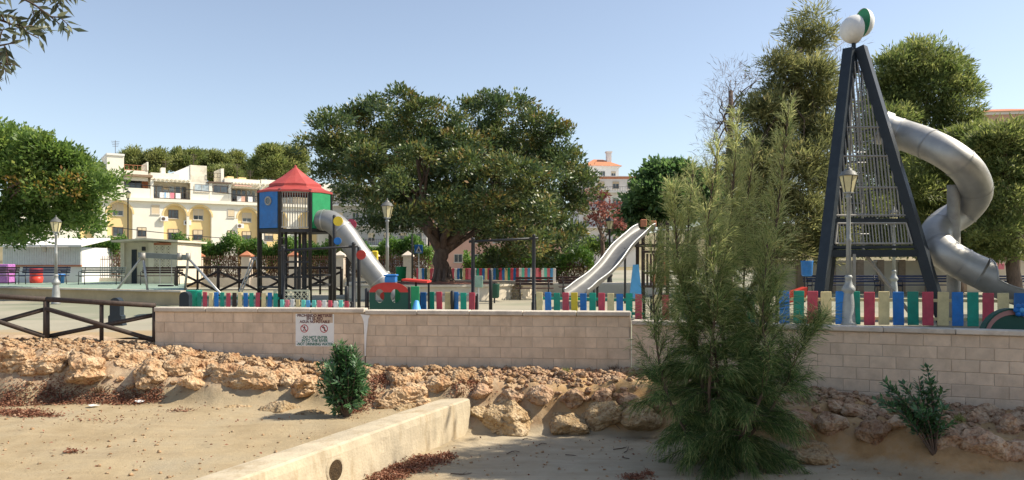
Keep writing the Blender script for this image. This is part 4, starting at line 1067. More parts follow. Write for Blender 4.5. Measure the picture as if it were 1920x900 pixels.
def roof_tier(r0, z0, r1, z1, name='roof', skirt=.07):
    ring0 = [Vector((r0*math.cos(rot+PI/4*k), r0*math.sin(rot+PI/4*k), z0)) for k in range(8)]; ring1 = [Vector((r1*math.cos(rot+PI/4*k), r1*math.sin(rot+PI/4*k), z1)) for k in range(8)]
    for k in range(8):
        k2 = (k+1) % 8; mb = MB(); dn = Vector((0,0,skirt))
        mid0 = (ring0[k]+ring0[k2])/2; mid0.z += .02; mid1 = (ring1[k]+ring1[k2])/2
        q = [ring0[k].lerp(ring1[k], .5) - Vector((0,0,.035)), mid0.lerp(mid1, .5) - Vector((0,0,.03)), ring0[k2].lerp(ring1[k2], .5) - Vector((0,0,.035))]
        mb.add([ring0[k], mid0, ring0[k2], q[0], q[1], q[2], ring1[k], mid1, ring1[k2], ring0[k]-dn, mid0-dn, ring0[k2]-dn],
               [(0,1,4,3),(1,2,5,4),(3,4,7,6),(4,5,8,7),(9,10,1,0),(10,11,2,1)]); mb.build(name, MT['roofred'], pt)
roof_tier(1.20, ze+.03, .72, ze+.26, name='lower_roof_panel', skirt=.06)
roof_tier(.84, ze+.25, .02, za+.03, name='upper_roof_panel', skirt=.07)
MB().lathe([(.05,za),(.04,za+.06),(.005,za+.09)], (0,0,0), 8).build('finial', MT['roofred'], pt)
# climbing poles, cross bars and lattice below the floor
for x, y in ((-.35,-.3),(-.15,-.5),(.1,-.35),(.3,-.2),(.05,.3),(.45,-.55)):
    MB().cyl((x,y,0), (x,y,zf-.1), .045, n=7).build('climbing_pole', MT['black'], pt)
for i, j, z in ((5,6,1.0),(5,6,1.45),(4,5,1.0),(6,7,1.05),(6,7,.75),(4,5,.7)):
    MB().bar(hexp[i]+Vector((0,0,z)), hexp[j]+Vector((0,0,z)), .06, .06).build('cross_bar', MT['black'], pt)
for k in range(9):
    z = .35 + k*.23; MB().cyl((-.35,-.34,z), (-.15,-.54,z), .018, n=5).build('rung', MT['rail'], pt)
mb = MB(); x0_, x1_, y_, z0_, z1_ = -.32, .72, -1.12, .12, .60
for p, q in (((x0_,y_,z0_),(x1_,y_,z0_)),((x0_,y_,z1_),(x1_,y_,z1_)),((x0_,y_,z0_),(x0_,y_,z1_)),((x1_,y_,z0_),(x1_,y_,z1_))): mb.bar(p, q, .04, .05)
for k in range(-3, 9):
    for s_ in (1, -1):
        xa = x0_ + k*.13; xb = xa + .48*1.0
        pts_ = (xa, xb) if s_ > 0 else (xb, xa)
        za_, zb_ = z0_, z1_
        p = Vector((pts_[0], y_+.012*s_, z0_)); q = Vector((pts_[1], y_+.012*s_, z1_))
        # clip to the frame
        d_ = q - p; t0, t1 = 0., 1.
        for lim, sg_ in ((x0_, 1), (x1_, -1)):
            fa_, fb_ = sg_*(p.x-lim), sg_*(q.x-lim)
            if fa_ < 0 and fb_ < 0: t0, t1 = 1, 0; break
            if fa_ < 0: t0 = max(t0, fa_/(fa_-fb_))
            if fb_ < 0: t1 = min(t1, fa_/(fa_-fb_))
        if t1 - t0 > .08: mb.bar(p+d_*t0, p+d_*t1, .02, .022)
mb.build('lattice_panel', M('pale_lattice', (.62,.62,.45), .6), pt)
# ladder with curved steel hand hoops on the left
for s_ in (-.12, .12):
    hp = catmull([Vector((-1.75, -.5+s_, 0)), Vector((-1.3, -.45+s_, 1.15)), Vector((-1.18, -.43+s_, 1.52)), Vector((-1.05, -.42+s_, 1.55)), Vector((-1.0, -.42+s_, 1.2))], 5)
    MB().path(hp, .022, 7).build('hand_hoop', MT['steel_dull'], pt, True)
for k in range(5):
    z = .2+k*.22; x = -1.72 + z*.37; MB().cyl((x,-.62,z), (x,-.35,z), .015, n=5).build('ladder_rung', MT['steel_dull'], pt)
# tube slide
ts = thing('tube_slide', 'straight grey tube slide coming down from the green panel', 'slide', (PX(690, 23.6), 23.6, 0))
tpth = catmull([P(592,413,23.5), P(620,415,23.4), P(646,438,23.3), P(674,478,23.3), P(703,515,23.3), P(722,538,23.3), P(742,556,23.3)], 5)
rad = [.31 + .03*min(1, i/8.) for i in range(len(tpth))]
MB().path(tpth, rad, 18, False).build('tube', MT['plastic_tube'], ts, True, True)
for i in (3, 9, 16, 22):
    t_ = (tpth[i+1]-tpth[i-1]).normalized(); MB().path([tpth[i]-t_*.02, tpth[i]+t_*.02], rad[i]+.014, 18, False).build('seam_ring', MT['steel_dull'], ts, True, True)
MB().cyl(P(652,470,23.6), Vector((P(652,0,23.6).x, 23.6, 0)), .04, n=7).build('support_leg', MT['black'], ts, False, True)

# posts with round coloured discs
def disc_post(px, d, ptop, discs, label):
    t = thing('disc_post', label, 'play post', (PX(px, d), d, 0))
    MB().lathe([(.05,0),(.05,PZ(ptop, d)-.03),(.03,PZ(ptop, d))], (0,0,0), 8).build('post', MT['black'], t, True)
    for qx, qy, r_, col in discs:
        c = P(qx, qy, d) - Vector((PX(px, d), d, 0)); c.y = -.08
        MB().cyl(c, c + Vector((0, .035, 0)), r_*d/F_PX, n=20).build('disc', MT[col], t)
        MB().bar((0, -.02, c.z), (c.x, -.035, c.z), .03, .03).build('disc_arm', MT['black'], t)
disc_post(627, 21.5, 403, [(635,415,9,'yellow'),(634,452,7,'blue')], 'black post carrying a yellow disc and a blue disc before the tube slide')
disc_post(673, 21.6, 463, [(678,478,9,'redplastic')], 'black post carrying a single red disc before the tube slide')
disc_post(664, 24.6, 412, [(659,421,10,'crimson')], 'black post carrying a crimson disc behind the tube slide')
ysn = thing('yellow_box', 'yellow box on a post beside the tube slide', 'box', (PX(703, 25), 25, 0))
MB().bbox(-.1, -.06, PZ(489, 25), .1, .06, PZ(470, 25), .03).build('box', MT['yellow'], ysn); MB().cyl((0,0,0), (0,0,PZ(489, 25)), .03, n=7).build('post', MT['black'], ysn)

# ------------------------------------------------------------------ bar frames, swings
def bar_frame(name, label, pxa, pya, pxb, pyb, d, r_=.055, over=.12, cat='climbing frame'):
    t = thing(name, label, cat, (PX(pxa, d), d, 0))
    xa, za_, xb, zb_ = PX(pxa, d), PZ(pya, d), PX(pxb, d), PZ(pyb, d)
    for x, z in ((xa, za_), (xb, zb_)):
        MB().lathe([(r_*1.2,0),(r_*1.2,.04),(r_,.05),(r_,z),(r_*1.1,z+.02),(r_*.6,z+.06)], (x-xa,0,0), 9).build('post', MT['black'], t, True)
    e = Vector((xb-xa, 0, zb_-za_)).normalized()
    MB().cyl(Vector((0,0,za_-.06)) - e*over, Vector((xb-xa,0,zb_-.06)) + e*over, r_*.62, n=8).build('cross_bar', MT['black'], t, True)
    return t, xb-xa, za_
sw, wS, zS = bar_frame('swing_frame', 'tall black swing frame standing before the big tree', 887, 449, 1001, 443, 22.)
for x in (.04, wS-.02): MB().bbox(x-.05, -.05, .0, x+.05, .05, .3, .01).build('post_sleeve', MT['black'], sw)
bar_frame('bar_frame', 'black chin up bar frame in front of the red roofed tower', 531, 466, 663, 458, 21.3, .055)
# grey beam swing on splayed steel legs
bs = thing('beam_swing', 'swing with grey beam on splayed steel legs on the terrace', 'swing', (PX(310, 29.5), 29.5, 0))
def L_(px, py, d): return P(px, py, d)
MB().bar(L_(262,478,29.8), L_(354,483,29.2), .18, .2).build('beam', MT['bench_grey'], bs, False, True)
for (a, b_) in (((268,480,29.6),(277,548,29.3)),((268,480,29.7),(219,541,30.6)),((353,484,29.3),(418,556,26.8)),((353,484,29.3),(346,548,30.2))):
    q = L_(*b_); q.z = TZ if b_[0] < 345 else max(.02, min(TZ, q.z)); MB().cyl(L_(*a), q, .045, n=8).build('leg', MT['steel_dull'], bs, True, True)
for px in (268, 337, 353):
    MB().cyl(L_(px,474,29.2), L_(px,488,29.2), .09, n=10).build('joint', MT['rail'], bs, True, True)
for px in (300, 322):
    MB().cyl(L_(px,487,29.4), L_(px,533,29.4), .012, n=5).build('chain', MT['steel_dull'], bs, False, True)
MB().bbox(L_(298,0,29.4).x, 29.3, PZ(537,29.4), L_(324,0,29.4).x, 29.5, PZ(534,29.4), .01).build('seat', MT['black'], bs, False, True)

# ------------------------------------------------------------------ train play panel
D = 20.2
tr = thing('train_play_panel', 'train shaped play panel, red arch over dark green with two oval holes', 'play panel', (PX(729, D), D, 0))
s_ = D/F_PX
def TX(px): return (px-729)*s_
def TZ_(py): return PZ(py, D)
zb_ = TZ_(548); hw = 36.5*s_; ov = [(-17.5*s_, 9*s_), (12.5*s_, 9.5*s_)]; oh = 13*s_; oc = TZ_(555)
def oval_top(cx, rx):
    out = []
    a0 = math.asin(max(-1, min(1, (zb_-oc)/oh)))
    for k in range(13):
        a = (PI - a0) + (a0 - (PI - a0))*k/12; out.append((cx + rx*math.cos(a), 0, oc + oh*math.sin(a)))
    return out
def oval_bot(cx, rx):
    a0 = math.asin(max(-1, min(1, (zb_-oc)/oh))); out = []
    for k in range(17):
        a = (PI - a0) + (2*PI + a0 - (PI - a0))*k/16; out.append((cx + rx*math.cos(a), 0, oc + oh*math.sin(a)))
    return out
arc = [(hw*math.cos(a), 0, zb_ + (TZ_(529)-zb_)*math.sin(a)) for a in [PI*k/20 for k in range(21)]]
pts_ = arc + oval_top(*ov[0]) + oval_top(*ov[1])
MB().prism(pts_, (0, .04, 0)).build('red_arch', MT['red'], tr)
pts_ = [(hw, 0, zb_), (hw, 0, .02), (-hw, 0, .02), (-hw, 0, zb_)] + oval_bot(*ov[0]) + oval_bot(*ov[1])
MB().prism(pts_, (0, .04, 0)).build('green_front', MT['dkgreen'], tr)
MB().bbox(TX(721), -.02, TZ_(530)+.003, TX(742), .3, TZ_(518), .02).build('chimney', MT['blue'], tr)
MB().bbox(TX(719), -.03, TZ_(518)+.002, TX(744), .33, TZ_(514.5), .015).build('chimney_rim', MT['blue'], tr)
MB().bbox(TX(770), .02, .02, TX(786), .06, TZ_(537), .01).build('carriage_side', MT['mgreen'], tr)
MB().bbox(TX(764.5), .0, .02, TX(769), .07, TZ_(538), .01).build('carriage_post', MT['black'], tr)
mb = MB(); mb.prism([(TX(752),.1,TZ_(527)),(TX(800),.1,TZ_(531)),(TX(800),1.2,TZ_(531)),(TX(752),1.2,TZ_(527))], (0,0,.05)); mb.build('carriage_roof', MT['red'], tr)
for px_ in (772, 797): MB().bar((TX(px_), .9, .0), (TX(px_), .9, TZ_(530)), .05, .05).build('carriage_post', MT['black'], tr)
MB().cyl((TX(716), .35, TZ_(556)), (TX(716), .39, TZ_(556)), .11, n=18).build('red_disc', MT['redplastic'], tr)
MB().cyl((TX(716), .39, .02), (TX(716), .39, TZ_(556)), .025, n=6).build('disc_post', MT['black'], tr)
MB().bbox(TX(735), .5, .02, TX(748), .54, TZ_(541), .01).build('inner_panel', MT['mgreen'], tr)
MB().bbox(TX(694), .45, .02, TX(770), .49, .35, .01).build('back_panel', MT['dkgreen'], tr)
cone = MB(); cone.lathe([(.19,0),(.17,.02),(.06,.44),(.03,.46)], (0,0,0), 10); o = cone.build('blue_cone', MT['sky_blue'], None, True); o.location = (PX(781, 19.9), 19.9, .0); tag(o, 'small bright blue cone below the train carriage', 'cone')
# black posts beside the train
for px, d, py, lb in ((650, 20.6, 536, 'short black post between the pastel pickets and the train panel'), (688, 20.3, 540, 'short black post at the front edge of the train panel'), (848, 21.1, 545, 'short black post within the gap of the picket fence'), (920, 22.5, 505, 'slim black post inside the tall swing frame')):
    o = MB().lathe([(.055,0),(.055,PZ(py,d)-.03),(.03,PZ(py,d))], (0,0,0), 8).build('post', MT['black'], None, True); o.location = (PX(px, d), d, 0); o.name = 'bollard_post'; tag(o, lb, 'post')
# notice board, bins
nb_ = thing('notice_board', 'pale green notice board on a pole within the swing frame', 'notice board', (PX(897, 24), 24, 0))
MB().bbox(-.12, -.02, PZ(539,24), .14, .02, PZ(517,24), .008).build('board', M('pale_green_board', (.28,.42,.32), .5), nb_); MB().cyl((0,.04,0), (0,.04,PZ(520,24)), .025, n=7).build('pole', MT['steel_dull'], nb_)
def litter_bin(px, d, z, py, label, mat='dkgreen', s=1.):
    t = thing('litter_bin', label, 'litter bin', (PX(px, d), d, z)); h = PZ(py, d) - z
    MB().lathe([(.13*s,h-.5*s),(.17*s,h-.46*s),(.19*s,h-.04),(.2*s,h-.02),(.2*s,h),(.16*s,h),(.14*s,h-.1)], (0,0,0), 12).build('basket', MT[mat], t, True)
    MB().cyl((0,.18*s,0), (0,.18*s,h+.03), .03, n=7).build('pole', MT['black'], t); return t
litter_bin(927, 27, 0, 532, 'dark green litter bin beside the rough stone wall')
litter_bin(364, 21.8, 0, 544, 'green litter bin at the terrace corner, beside the arched dark plate', 'green', 1.1)
litter_bin(752, 33, 0.0, 500, 'green container bin behind the grey street lamp', 'mgreen', 1.2)
litter_bin(1513, 27.5, 0, 489, 'blue bin on a pole seen past the feathery young tree', 'blue', 1.1)
def arch_plate(px, d, zb0, pts, label):
    c = Vector((PX(px, d), d, zb0)); s = d/F_PX
    o = MB().prism([((x)*s, 0, (y)*s) for x, y in pts], (0, .22, 0)).build('bin_plate', MT['navy']); o.location = c; return tag(o, label, 'bollard')
def arcpts(w, y0, n_=12): return [(w*math.cos(PI*k/n_), y0 + w*math.sin(PI*k/n_)) for k in range(n_+1)]
arch_plate(215, 19.6, -.17, [(-15,0),(15,0),(14,4),(12.5,5),(12.5,18),(9.5,20)] + arcpts(9.5, 43) + [(-9.5,20),(-12.5,18),(-12.5,5),(-14,4)], 'dark round headed plate standing on the path behind the timber fence')
arch_plate(345, 20.4, 0, [(-9,-8),(9,-8)] + arcpts(9, 38), 'dark round headed plate at the right end of the terrace')

# ------------------------------------------------------------------ open steel slide and its platform
os_ = thing('open_slide', 'open wavy stainless steel slide by the picket fence', 'slide', (PX(1130, 25.5), 25.5, 0))
cp = catmull([P(1214,428,28.2), P(1199,438,27.8), P(1172,462,26.9), P(1148,494,26.0), P(1120,522,25.0), P(1096,541,24.2), P(1080,552,23.6)], 6)
prof = [(-.36,.17),(-.34,.02),(-.28,-.04),(0,-.05),(.28,-.04),(.34,.02),(.36,.17)]; vs_ = []
for i, p in enumerate(cp):
    t_ = (cp[min(i+1, len(cp)-1)]-cp[max(i-1, 0)]).normalized(); sd_ = t_.cross(Vector((0,0,1))).normalized(); u_ = sd_.cross(t_)
    wv = .018*math.sin(i*.5)
    for k, (a, h) in enumerate(prof): vs_.append(p + sd_*a*1.05 + u_*(h + (wv if k in (0, 6) else 0)))
K2 = len(prof)
mb = MB(); mb.add(vs_, [(i*K2+k, i*K2+k+1, (i+1)*K2+k+1, (i+1)*K2+k) for i in range(len(cp)-1) for k in range(K2-1)]); mb.build('trough', MT['steel_trough'], os_, True, True)
for k in (0, K2-1): MB().path([vs_[i*K2+k] for i in range(len(cp))], .026, 7).build('side_rail', MT['steel_dull'], os_, True, True)
for i in (12, 24):
    q = cp[i]; MB().cyl(q - Vector((0,0,.06)), Vector((q.x, q.y, 0)), .04, n=7).build('support_leg', MT['black'], os_, False, True)
pf = thing('slide_platform', 'dark timber play platform at the top of the open slide', 'play platform', (4.85, 28.6, 0))
for x in (0, .9, 1.9):
    for y in (0, 1.3): MB().bbox(x-.06, y-.06, 0, x+.06, y+.06, 2.95 if x < 1 else 2.75, .01).build('post', MT['wood_dark'], pf)
MB().box(-.1, -.1, 2.02, 2.0, 1.4, 2.12).build('deck', MT['wood_dark'], pf)
for k in range(6): MB().bbox(.1+k*.13, -.1, .55, .18+k*.13, -.07, 1.75, .008).build('slat', MT[('wood_dark', 'bench_wood', 'terracotta')[k % 3]], pf)
for z in (.5, 1.0, 1.78): MB().bbox(-.06, -.14, z, 2., -.105, z+.09, .01).build('rail', MT['wood_dark'], pf)
for k in range(2): MB().bbox(-.1+k*.35, -.12, 2.75, .12+k*.35, .1, 3.02-.05*k, .02).build('post_cap_board', MT['terracotta'], pf)
MB().cyl((.2,.0,2.62), (2.6,.0,2.66), .03, n=7).build('hand_rail', MT['steel_dull'], pf)
for k in range(10): MB().cyl((.5+k*.2,0,2.12), (.5+k*.2,0,2.64), .013, n=5).build('baluster', MT['steel_dull'], pf)
mb = MB(); mb.prism([(-.55,-.2,0.05),(-.1,-.2,0.05),(-.1,-.2,.45),(-.2,-.2,1.35),(-.4,-.2,1.35)], (0,.06,0)); mb.build('blue_panel', MT['sky_blue'], pf)
rp = MB().prism([(0,0,0),(.75,0,.25),(.8,0,.6),(.35,0,.45),(-.05,0,.2)], (0,.5,0)).build('red_seat', MT['redplastic']); rp.location = (PX(1470, 26), 26, .0); rp.name = 'toy_rocker'; tag(rp, 'red plastic rocker body seen past the feathery young tree', 'rocker')

# ------------------------------------------------------------------ dark green arch toy at the wall's right end
D = 13.6; at_ = thing('arch_toy', 'dark green arched play panel with pink rim and blue flower knob', 'play panel', (PX(1898, D), D, 0)); s = D/F_PX
def AX(px): return (px-1898)*s
zb0 = PZ(633, D); NA = 18; outer = [(54*s*math.cos(PI*k/NA), 0, zb0 + 52*s*math.sin(PI*k/NA)) for k in range(NA+1)]; inner = [(46*s*math.cos(PI*k/NA), 0, zb0 + 43*s*math.sin(PI*k/NA)) for k in range(NA+1)]
MB().prism(inner + [(-46*s,0,0),(46*s,0,0)], (0,.05,0)).build('panel', MT['dkgreen'], at_)
mb = MB()
for k in range(NA): mb.prism([inner[k], inner[k+1], outer[k+1], outer[k]], (0,.12,0))
mb.v = [(x, y-.02, z) for x, y, z in mb.v]; mb.build('rim', M('dusty_pink_rim', (.42,.20,.17), .6), at_)
mb = MB()
for k in range(NA):
    o2 = [Vector(outer[k])*1.0, Vector(outer[k+1])*1.0]; c_ = Vector((0,0,zb0)); mb.prism([o2[0], o2[1], c_+(o2[1]-c_)*1.06, c_+(o2[0]-c_)*1.06], (0,.14,0))
mb.v = [(x, y-.03, z) for x, y, z in mb.v]; mb.build('rim_edge', MT['dkgreen'], at_)
kc = Vector((AX(1908), -.08, PZ(581, D))); mb = MB()
for k in range(6):
    a = 2*PI*k/6; p = kc + Vector((math.cos(a), 0, math.sin(a)))*.075; mb.lathe([(.005,-.05),(.04,-.03),(.05,0),(.04,.03),(.005,.05)], p, 8)
mb.build('flower_knob', MT['blue'], at_, True); MB().lathe([(.01,-.05),(.045,-.03),(.05,0),(.045,.03),(.01,.05)], kc - Vector((0,.03,0)), 8).build('knob_centre', MT['sky_blue'], at_, True)

# ------------------------------------------------------------------ warning sign on the wall
def text_mesh(body, size, mat, parent, loc, bold=.0, width=None):
    cu = bpy.data.curves.new('lettering', 'FONT'); cu.body = body; cu.size = size; cu.align_x = 'CENTER'; cu.extrude = .0012; cu.offset = bold
    ob = bpy.data.objects.new('lettering', cu); C.objects.link(ob)
    dg = bpy.context.evaluated_depsgraph_get(); dg.update(); me = bpy.data.meshes.new_from_object(ob.evaluated_get(dg)); bpy.data.objects.remove(ob)
    me.materials.clear(); o = link_mesh('lettering', me, MT[mat], parent, loc); o.rotation_euler = (PI/2, 0, 0)
    if width:
        xsv = [v.co.x for v in me.vertices]; o.scale = (width/(max(xsv)-min(xsv)), 1, 1)
    return o
D = 14.93; sa = math.atan2(14.81-15.2, -2.86+7.02)
sgn = thing('warning_sign', 'white bilingual warning sign with two red prohibition symbols on the wall', 'sign', (PX(591, D), D-.03, PZ(649, D)), sa)
SW, SH = 74*D/F_PX, 61*D/F_PX
plate = MB().bbox(-SW/2, -.004, 0, SW/2, .004, SH, .002).build('plate', MT['signw'], sgn)
ls = [('PROHIBIDO METERSE', .905, 'sign_dark', .9), ('EN EL RIO', .815, 'sign_dark', .42), ('AGUA NO POTABLE', .715, 'sign_dark', .78), ('-DO NOT ENTER', .235, 'sign_green', .66), ('INTO THE RIVER', .135, 'sign_green', .68), ('-NOT DRINKING WATER', .03, 'sign_green', .94)]
for tx, fy, mt, fw in ls: text_mesh(tx, .075, mt, sgn, (0 if fw > .6 else 0, -.0065, SH*fy), .0022, SW*fw)
for cx, kind in ((-.27, 0), (.24, 1)):
    c = Vector((SW*cx, -.006, SH*.545)); ic = MB()
    rs = [c + Vector((.078*math.cos(2*PI*k/28), 0, .078*math.sin(2*PI*k/28))) for k in range(28)]; ri = [c + (p-c)*.80 for p in rs]
    for k in range(28): ic.prism([rs[k], rs[(k+1) % 28], ri[(k+1) % 28], ri[k]], (0,.001,0))
    ic.bar(c+Vector((-.045,-.001,.045)), c+Vector((.045,-.001,-.045)), .013, .0015, (0,1,0)); pic = ic.build('prohibition_ring', MT['sign_red'], sgn)
    ic = MB()
    if kind == 0:   # a walking figure over waves
        ic.cyl(c+Vector((0,.001,.038)), c+Vector((0,.0022,.038)), .011, n=10); ic.bar(c+Vector((0,.0015,.028)), c+Vector((0,.0015,-.005)), .02, .001, (0,1,0))
        ic.bar(c+Vector((0,.0015,-.004)), c+Vector((.022,.0015,-.032)), .009, .001, (0,1,0)); ic.bar(c+Vector((0,.0015,-.004)), c+Vector((-.022,.0015,-.032)), .009, .001, (0,1,0)); ic.bar(c+Vector((-.026,.0015,.012)), c+Vector((.026,.0015,.012)), .008, .001, (0,1,0))
        ic.bar(c+Vector((-.04,.0015,-.04)), c+Vector((.04,.0015,-.04)), .008, .001, (0,1,0))
    else:           # a tap with a glass
        ic.bar(c+Vector((-.04,.0015,.02)), c+Vector((.02,.0015,.02)), .016, .001, (0,1,0)); ic.bar(c+Vector((.016,.0015,.02)), c+Vector((.016,.0015,-.004)), .014, .001, (0,1,0)); ic.bar(c+Vector((-.012,.0015,.028)), c+Vector((-.012,.0015,.045)), .01, .001, (0,1,0)); ic.bar(c+Vector((-.028,.0015,.045)), c+Vector((.004,.0015,.045)), .009, .001, (0,1,0))
        ic.bar(c+Vector((.016,.0015,-.014)), c+Vector((.016,.0015,-.045)), .03, .001, (0,1,0))
    ic.build('pictogram', MT['sign_black'], pic)
for x in (-.46, .46):
    for z in (.15, .95): MB().cyl((SW*x,-.012,SH*z), (SW*x,.02,SH*z), .008, n=7).build('bolt', MT['steel_dull'], sgn)

# blue pedestrian crossing sign in the distance
cs = thing('crossing_sign', 'blue pedestrian crossing sign with white triangle near the big tree', 'sign', (PX(785, 38), 38, 0))
MB().bbox(-.2, -.015, PZ(475,38), .2, .015, PZ(460,38)+.02, .008).build('plate', MT['sign_blue'], cs)
q = PZ(474,38)
MB().prism([(-.16,-.02,q+.02),(.16,-.02,q+.02),(0,-.02,q+.34)], (0,.004,0)).build('triangle', MT['white'], cs)
MB().prism([(-.05,-.026,q+.05),(-.01,-.026,q+.05),(0,-.026,q+.12),(.03,-.026,q+.05),(.07,-.026,q+.05),(.03,-.026,q+.17),(.0,-.026,q+.22),(-.03,-.026,q+.17)], (0,.004,0)).build('walking_figure', MT['sign_black'], cs)
MB().cyl((0,.03,0), (0,.03,PZ(458,38)), .03, n=7).build('pole', MT['steel_dull'], cs)
for px, d, py, lb in ((773, 39, 440, 'thin dark traffic pole left of the crossing sign'), (820, 41, 445, 'thin dark pole behind the trunk of the big tree')):
    o = MB().lathe([(.05,0),(.045,PZ(py,d)),(.02,PZ(py,d)+.05)], (0,0,0), 7).build('traffic_pole', MT['black'], None, True); o.location = (PX(px, d), d, 0); tag(o, lb, 'pole')

# ------------------------------------------------------------------ foliage builders
def leaf_object(name, pos, dirv, nrm, L, W, tint, mat, parent, world=True, fold=0.0):
    """one mesh of rhombic leaves; pos/dirv/nrm (N,3), L/W/tint (N,)"""
    N = len(pos)
    dirv = dirv / (np.linalg.norm(dirv, axis=1, keepdims=True) + 1e-9)
    side = np.cross(dirv, nrm); side /= (np.linalg.norm(side, axis=1, keepdims=True) + 1e-9)
    nn = np.cross(side, dirv)
    L = L[:, None]; W = W[:, None]
    a = pos; b_ = pos + dirv*L*.42 + side*W*.5 + nn*W*fold; c = pos + dirv*L; d = pos + dirv*L*.42 - side*W*.5 + nn*W*fold
    V = np.stack([a, b_, c, d], 1).reshape(-1, 3)
    if world and parent is not None: V = V - np.array(root_loc(parent))
    me = bpy.data.meshes.new(name); me.vertices.add(4*N); me.vertices.foreach_set('co', V.astype(np.float32).ravel())
    if fold > 0:
        base = (np.arange(N)*4)[:, None]; fcs = np.concatenate([base + np.array([[0, 1, 2]]), base + np.array([[0, 2, 3]])], 1).reshape(-1, 3); st = 3
    else:
        fcs = np.arange(4*N).reshape(-1, 4); st = 4
    me.loops.add(fcs.size); me.loops.foreach_set('vertex_index', fcs.ravel().astype(np.int32))
    me.polygons.add(len(fcs)); me.polygons.foreach_set('loop_start', np.arange(0, fcs.size, st).astype(np.int32))
    at = me.attributes.new('tint', 'FLOAT', 'POINT'); at.data.foreach_set('value', np.repeat(tint, 4).astype(np.float32))
    me.update(calc_edges=True)
    return link_mesh(name, me, mat, parent)

def unit(v): return v / (np.linalg.norm(v, axis=-1, keepdims=True) + 1e-9)

def crown_points(lobes, dens, clump_r, per, seed, shell=(.62, 1.02), up=.25, tint_fn=None):
    g = np.random.default_rng(seed); Ps = []; Ds = []; Ns = []; Ts = []
    for (c, rx, ry, rz) in lobes:
        area = (rx*ry + ry*rz + rx*rz)/3*4*PI
        k = max(3, int(area*dens))
        v = unit(g.standard_normal((k, 3))); v[:, 2] = np.where(v[:, 2] < -.35, -v[:, 2], v[:, 2])
        r_ = g.uniform(shell[0], shell[1], (k, 1))
        wob_ = np.array([noise.noise((float(a_[0])*1.6 + c[0], float(a_[1])*1.6 + c[1], float(a_[2])*1.6 + c[2])) for a_ in v])[:, None]
        r_ = r_*(1 + .45*wob_) * np.where(g.random((k, 1)) < .14, 1.28, 1.0)
        cc = np.array(c) + v*r_*np.array([rx, ry, rz])
        for i in range(k):
            m_ = int(per*g.uniform(.45, 1.5)); cr = clump_r*g.uniform(.5, 1.45)
            q = unit(g.standard_normal((m_, 3))) * (g.random((m_, 1))**.45) * cr * np.array([1.15, 1.15, .8])
            Ps.append(cc[i] + q)
            dd = unit(q)*.7 + v[i]*.6 + g.standard_normal((m_, 3))*.5 + np.array([0, 0, up]); Ds.append(dd)
            Ns.append(unit(v[i] + np.array([0, 0, .6]) + g.standard_normal((m_, 3))*.65))
            ct = g.random()**1.3; Ts.append(np.clip(.68*ct + .34*g.random(m_) + (q[:, 2]/cr)*.10, 0, 1))
    return np.concatenate(Ps), np.concatenate(Ds), np.concatenate(Ns), np.concatenate(Ts)

def px_lobes(lst, d, dep, seed, scale=1.0, back=True):
    g = random.Random(seed); out = []
    for e in lst:
        px, py, rx = e[0], e[1], e[2]; ry = e[3] if len(e) > 3 else rx
        dd = d + g.uniform(-dep, dep)*.7
        s = dd/F_PX
        out.append((tuple(P(px, py, dd)), rx*s*scale, min(rx, ry)*s*scale*1.1, ry*s*scale))
    return out

def limb(mb, a, b_, r0, r1, wob, seed, n_=7, k=6):
    g = random.Random(seed); a = Vector(a); b_ = Vector(b_); pts_ = []
    for i in range(k+1):
        t = i/k; p = a.lerp(b_, t); w = wob*math.sin(PI*t)
        pts_.append(p + Vector((g.uniform(-w, w), g.uniform(-w, w), g.uniform(-w, w)*.5 + .6*wob*math.sin(PI*t))))
    mb.path(pts_, [r0 + (r1-r0)*i/k for i in range(k+1)], n_)

def tree(name, label, base, trunk_top, r0, r1, lobes, mat, bark, dens, clump_r, per, L, W, seed, group=None, fold=0., limbs=10, up=.25, shell=(.62, 1.02), Lvar=.5, forks=()):
    t = thing(name, label, 'tree', base, 0, group)
    g = random.Random(seed); b0 = Vector(base); tt = Vector(trunk_top)
    mb = MB(); K = 8; pts_ = []
    for i in range(K+1):
        f_ = i/K; pts_.append(b0.lerp(tt, f_) + Vector((g.uniform(-1, 1)*r0*.25, g.uniform(-1, 1)*r0*.25, 0))*(1 if 0 < i < K else 0))
    rr = [r0*(1.0 + .55*math.exp(-i*1.1)) + (r1-r0)*i/K for i in range(K+1)]
    pts_[0] = pts_[0] - Vector((0, 0, .15))
    mb.path(pts_, rr, 11); mb.build('trunk', bark, t, True, True)
    ls_ = sorted(lobes, key=lambda q: -q[1]*q[3])[:limbs]
    for i, (c, rx, ry, rz) in enumerate(ls_):
        mb = MB(); st = b0.lerp(tt, g.uniform(.75, 1.0)); c = Vector(c)
        limb(mb, st, c, r1*.5, r1*.12, .25, seed*7+i)
        for q in range(4):
            e = c + Vector((g.uniform(-1, 1)*rx, g.uniform(-1, 1)*ry, g.uniform(-.4, 1)*rz))*.8
            limb(mb, st.lerp(c, g.uniform(.5, .9)), e, r1*.2, r1*.05, .15, seed*11+i*5+q, 5, 4)
        mb.build('limb', bark, t, True, True)
    Pp, Dd, Nn, Tt = crown_points(lobes, dens, clump_r, per, seed, shell, up)
    gg = np.random.default_rng(seed+5); n_ = len(Pp)
    leaf_object('crown', Pp, Dd, Nn, L*gg.uniform(1-Lvar, 1+Lvar, n_), W*gg.uniform(1-Lvar, 1+Lvar, n_), Tt, mat, t, True, fold)
    return t

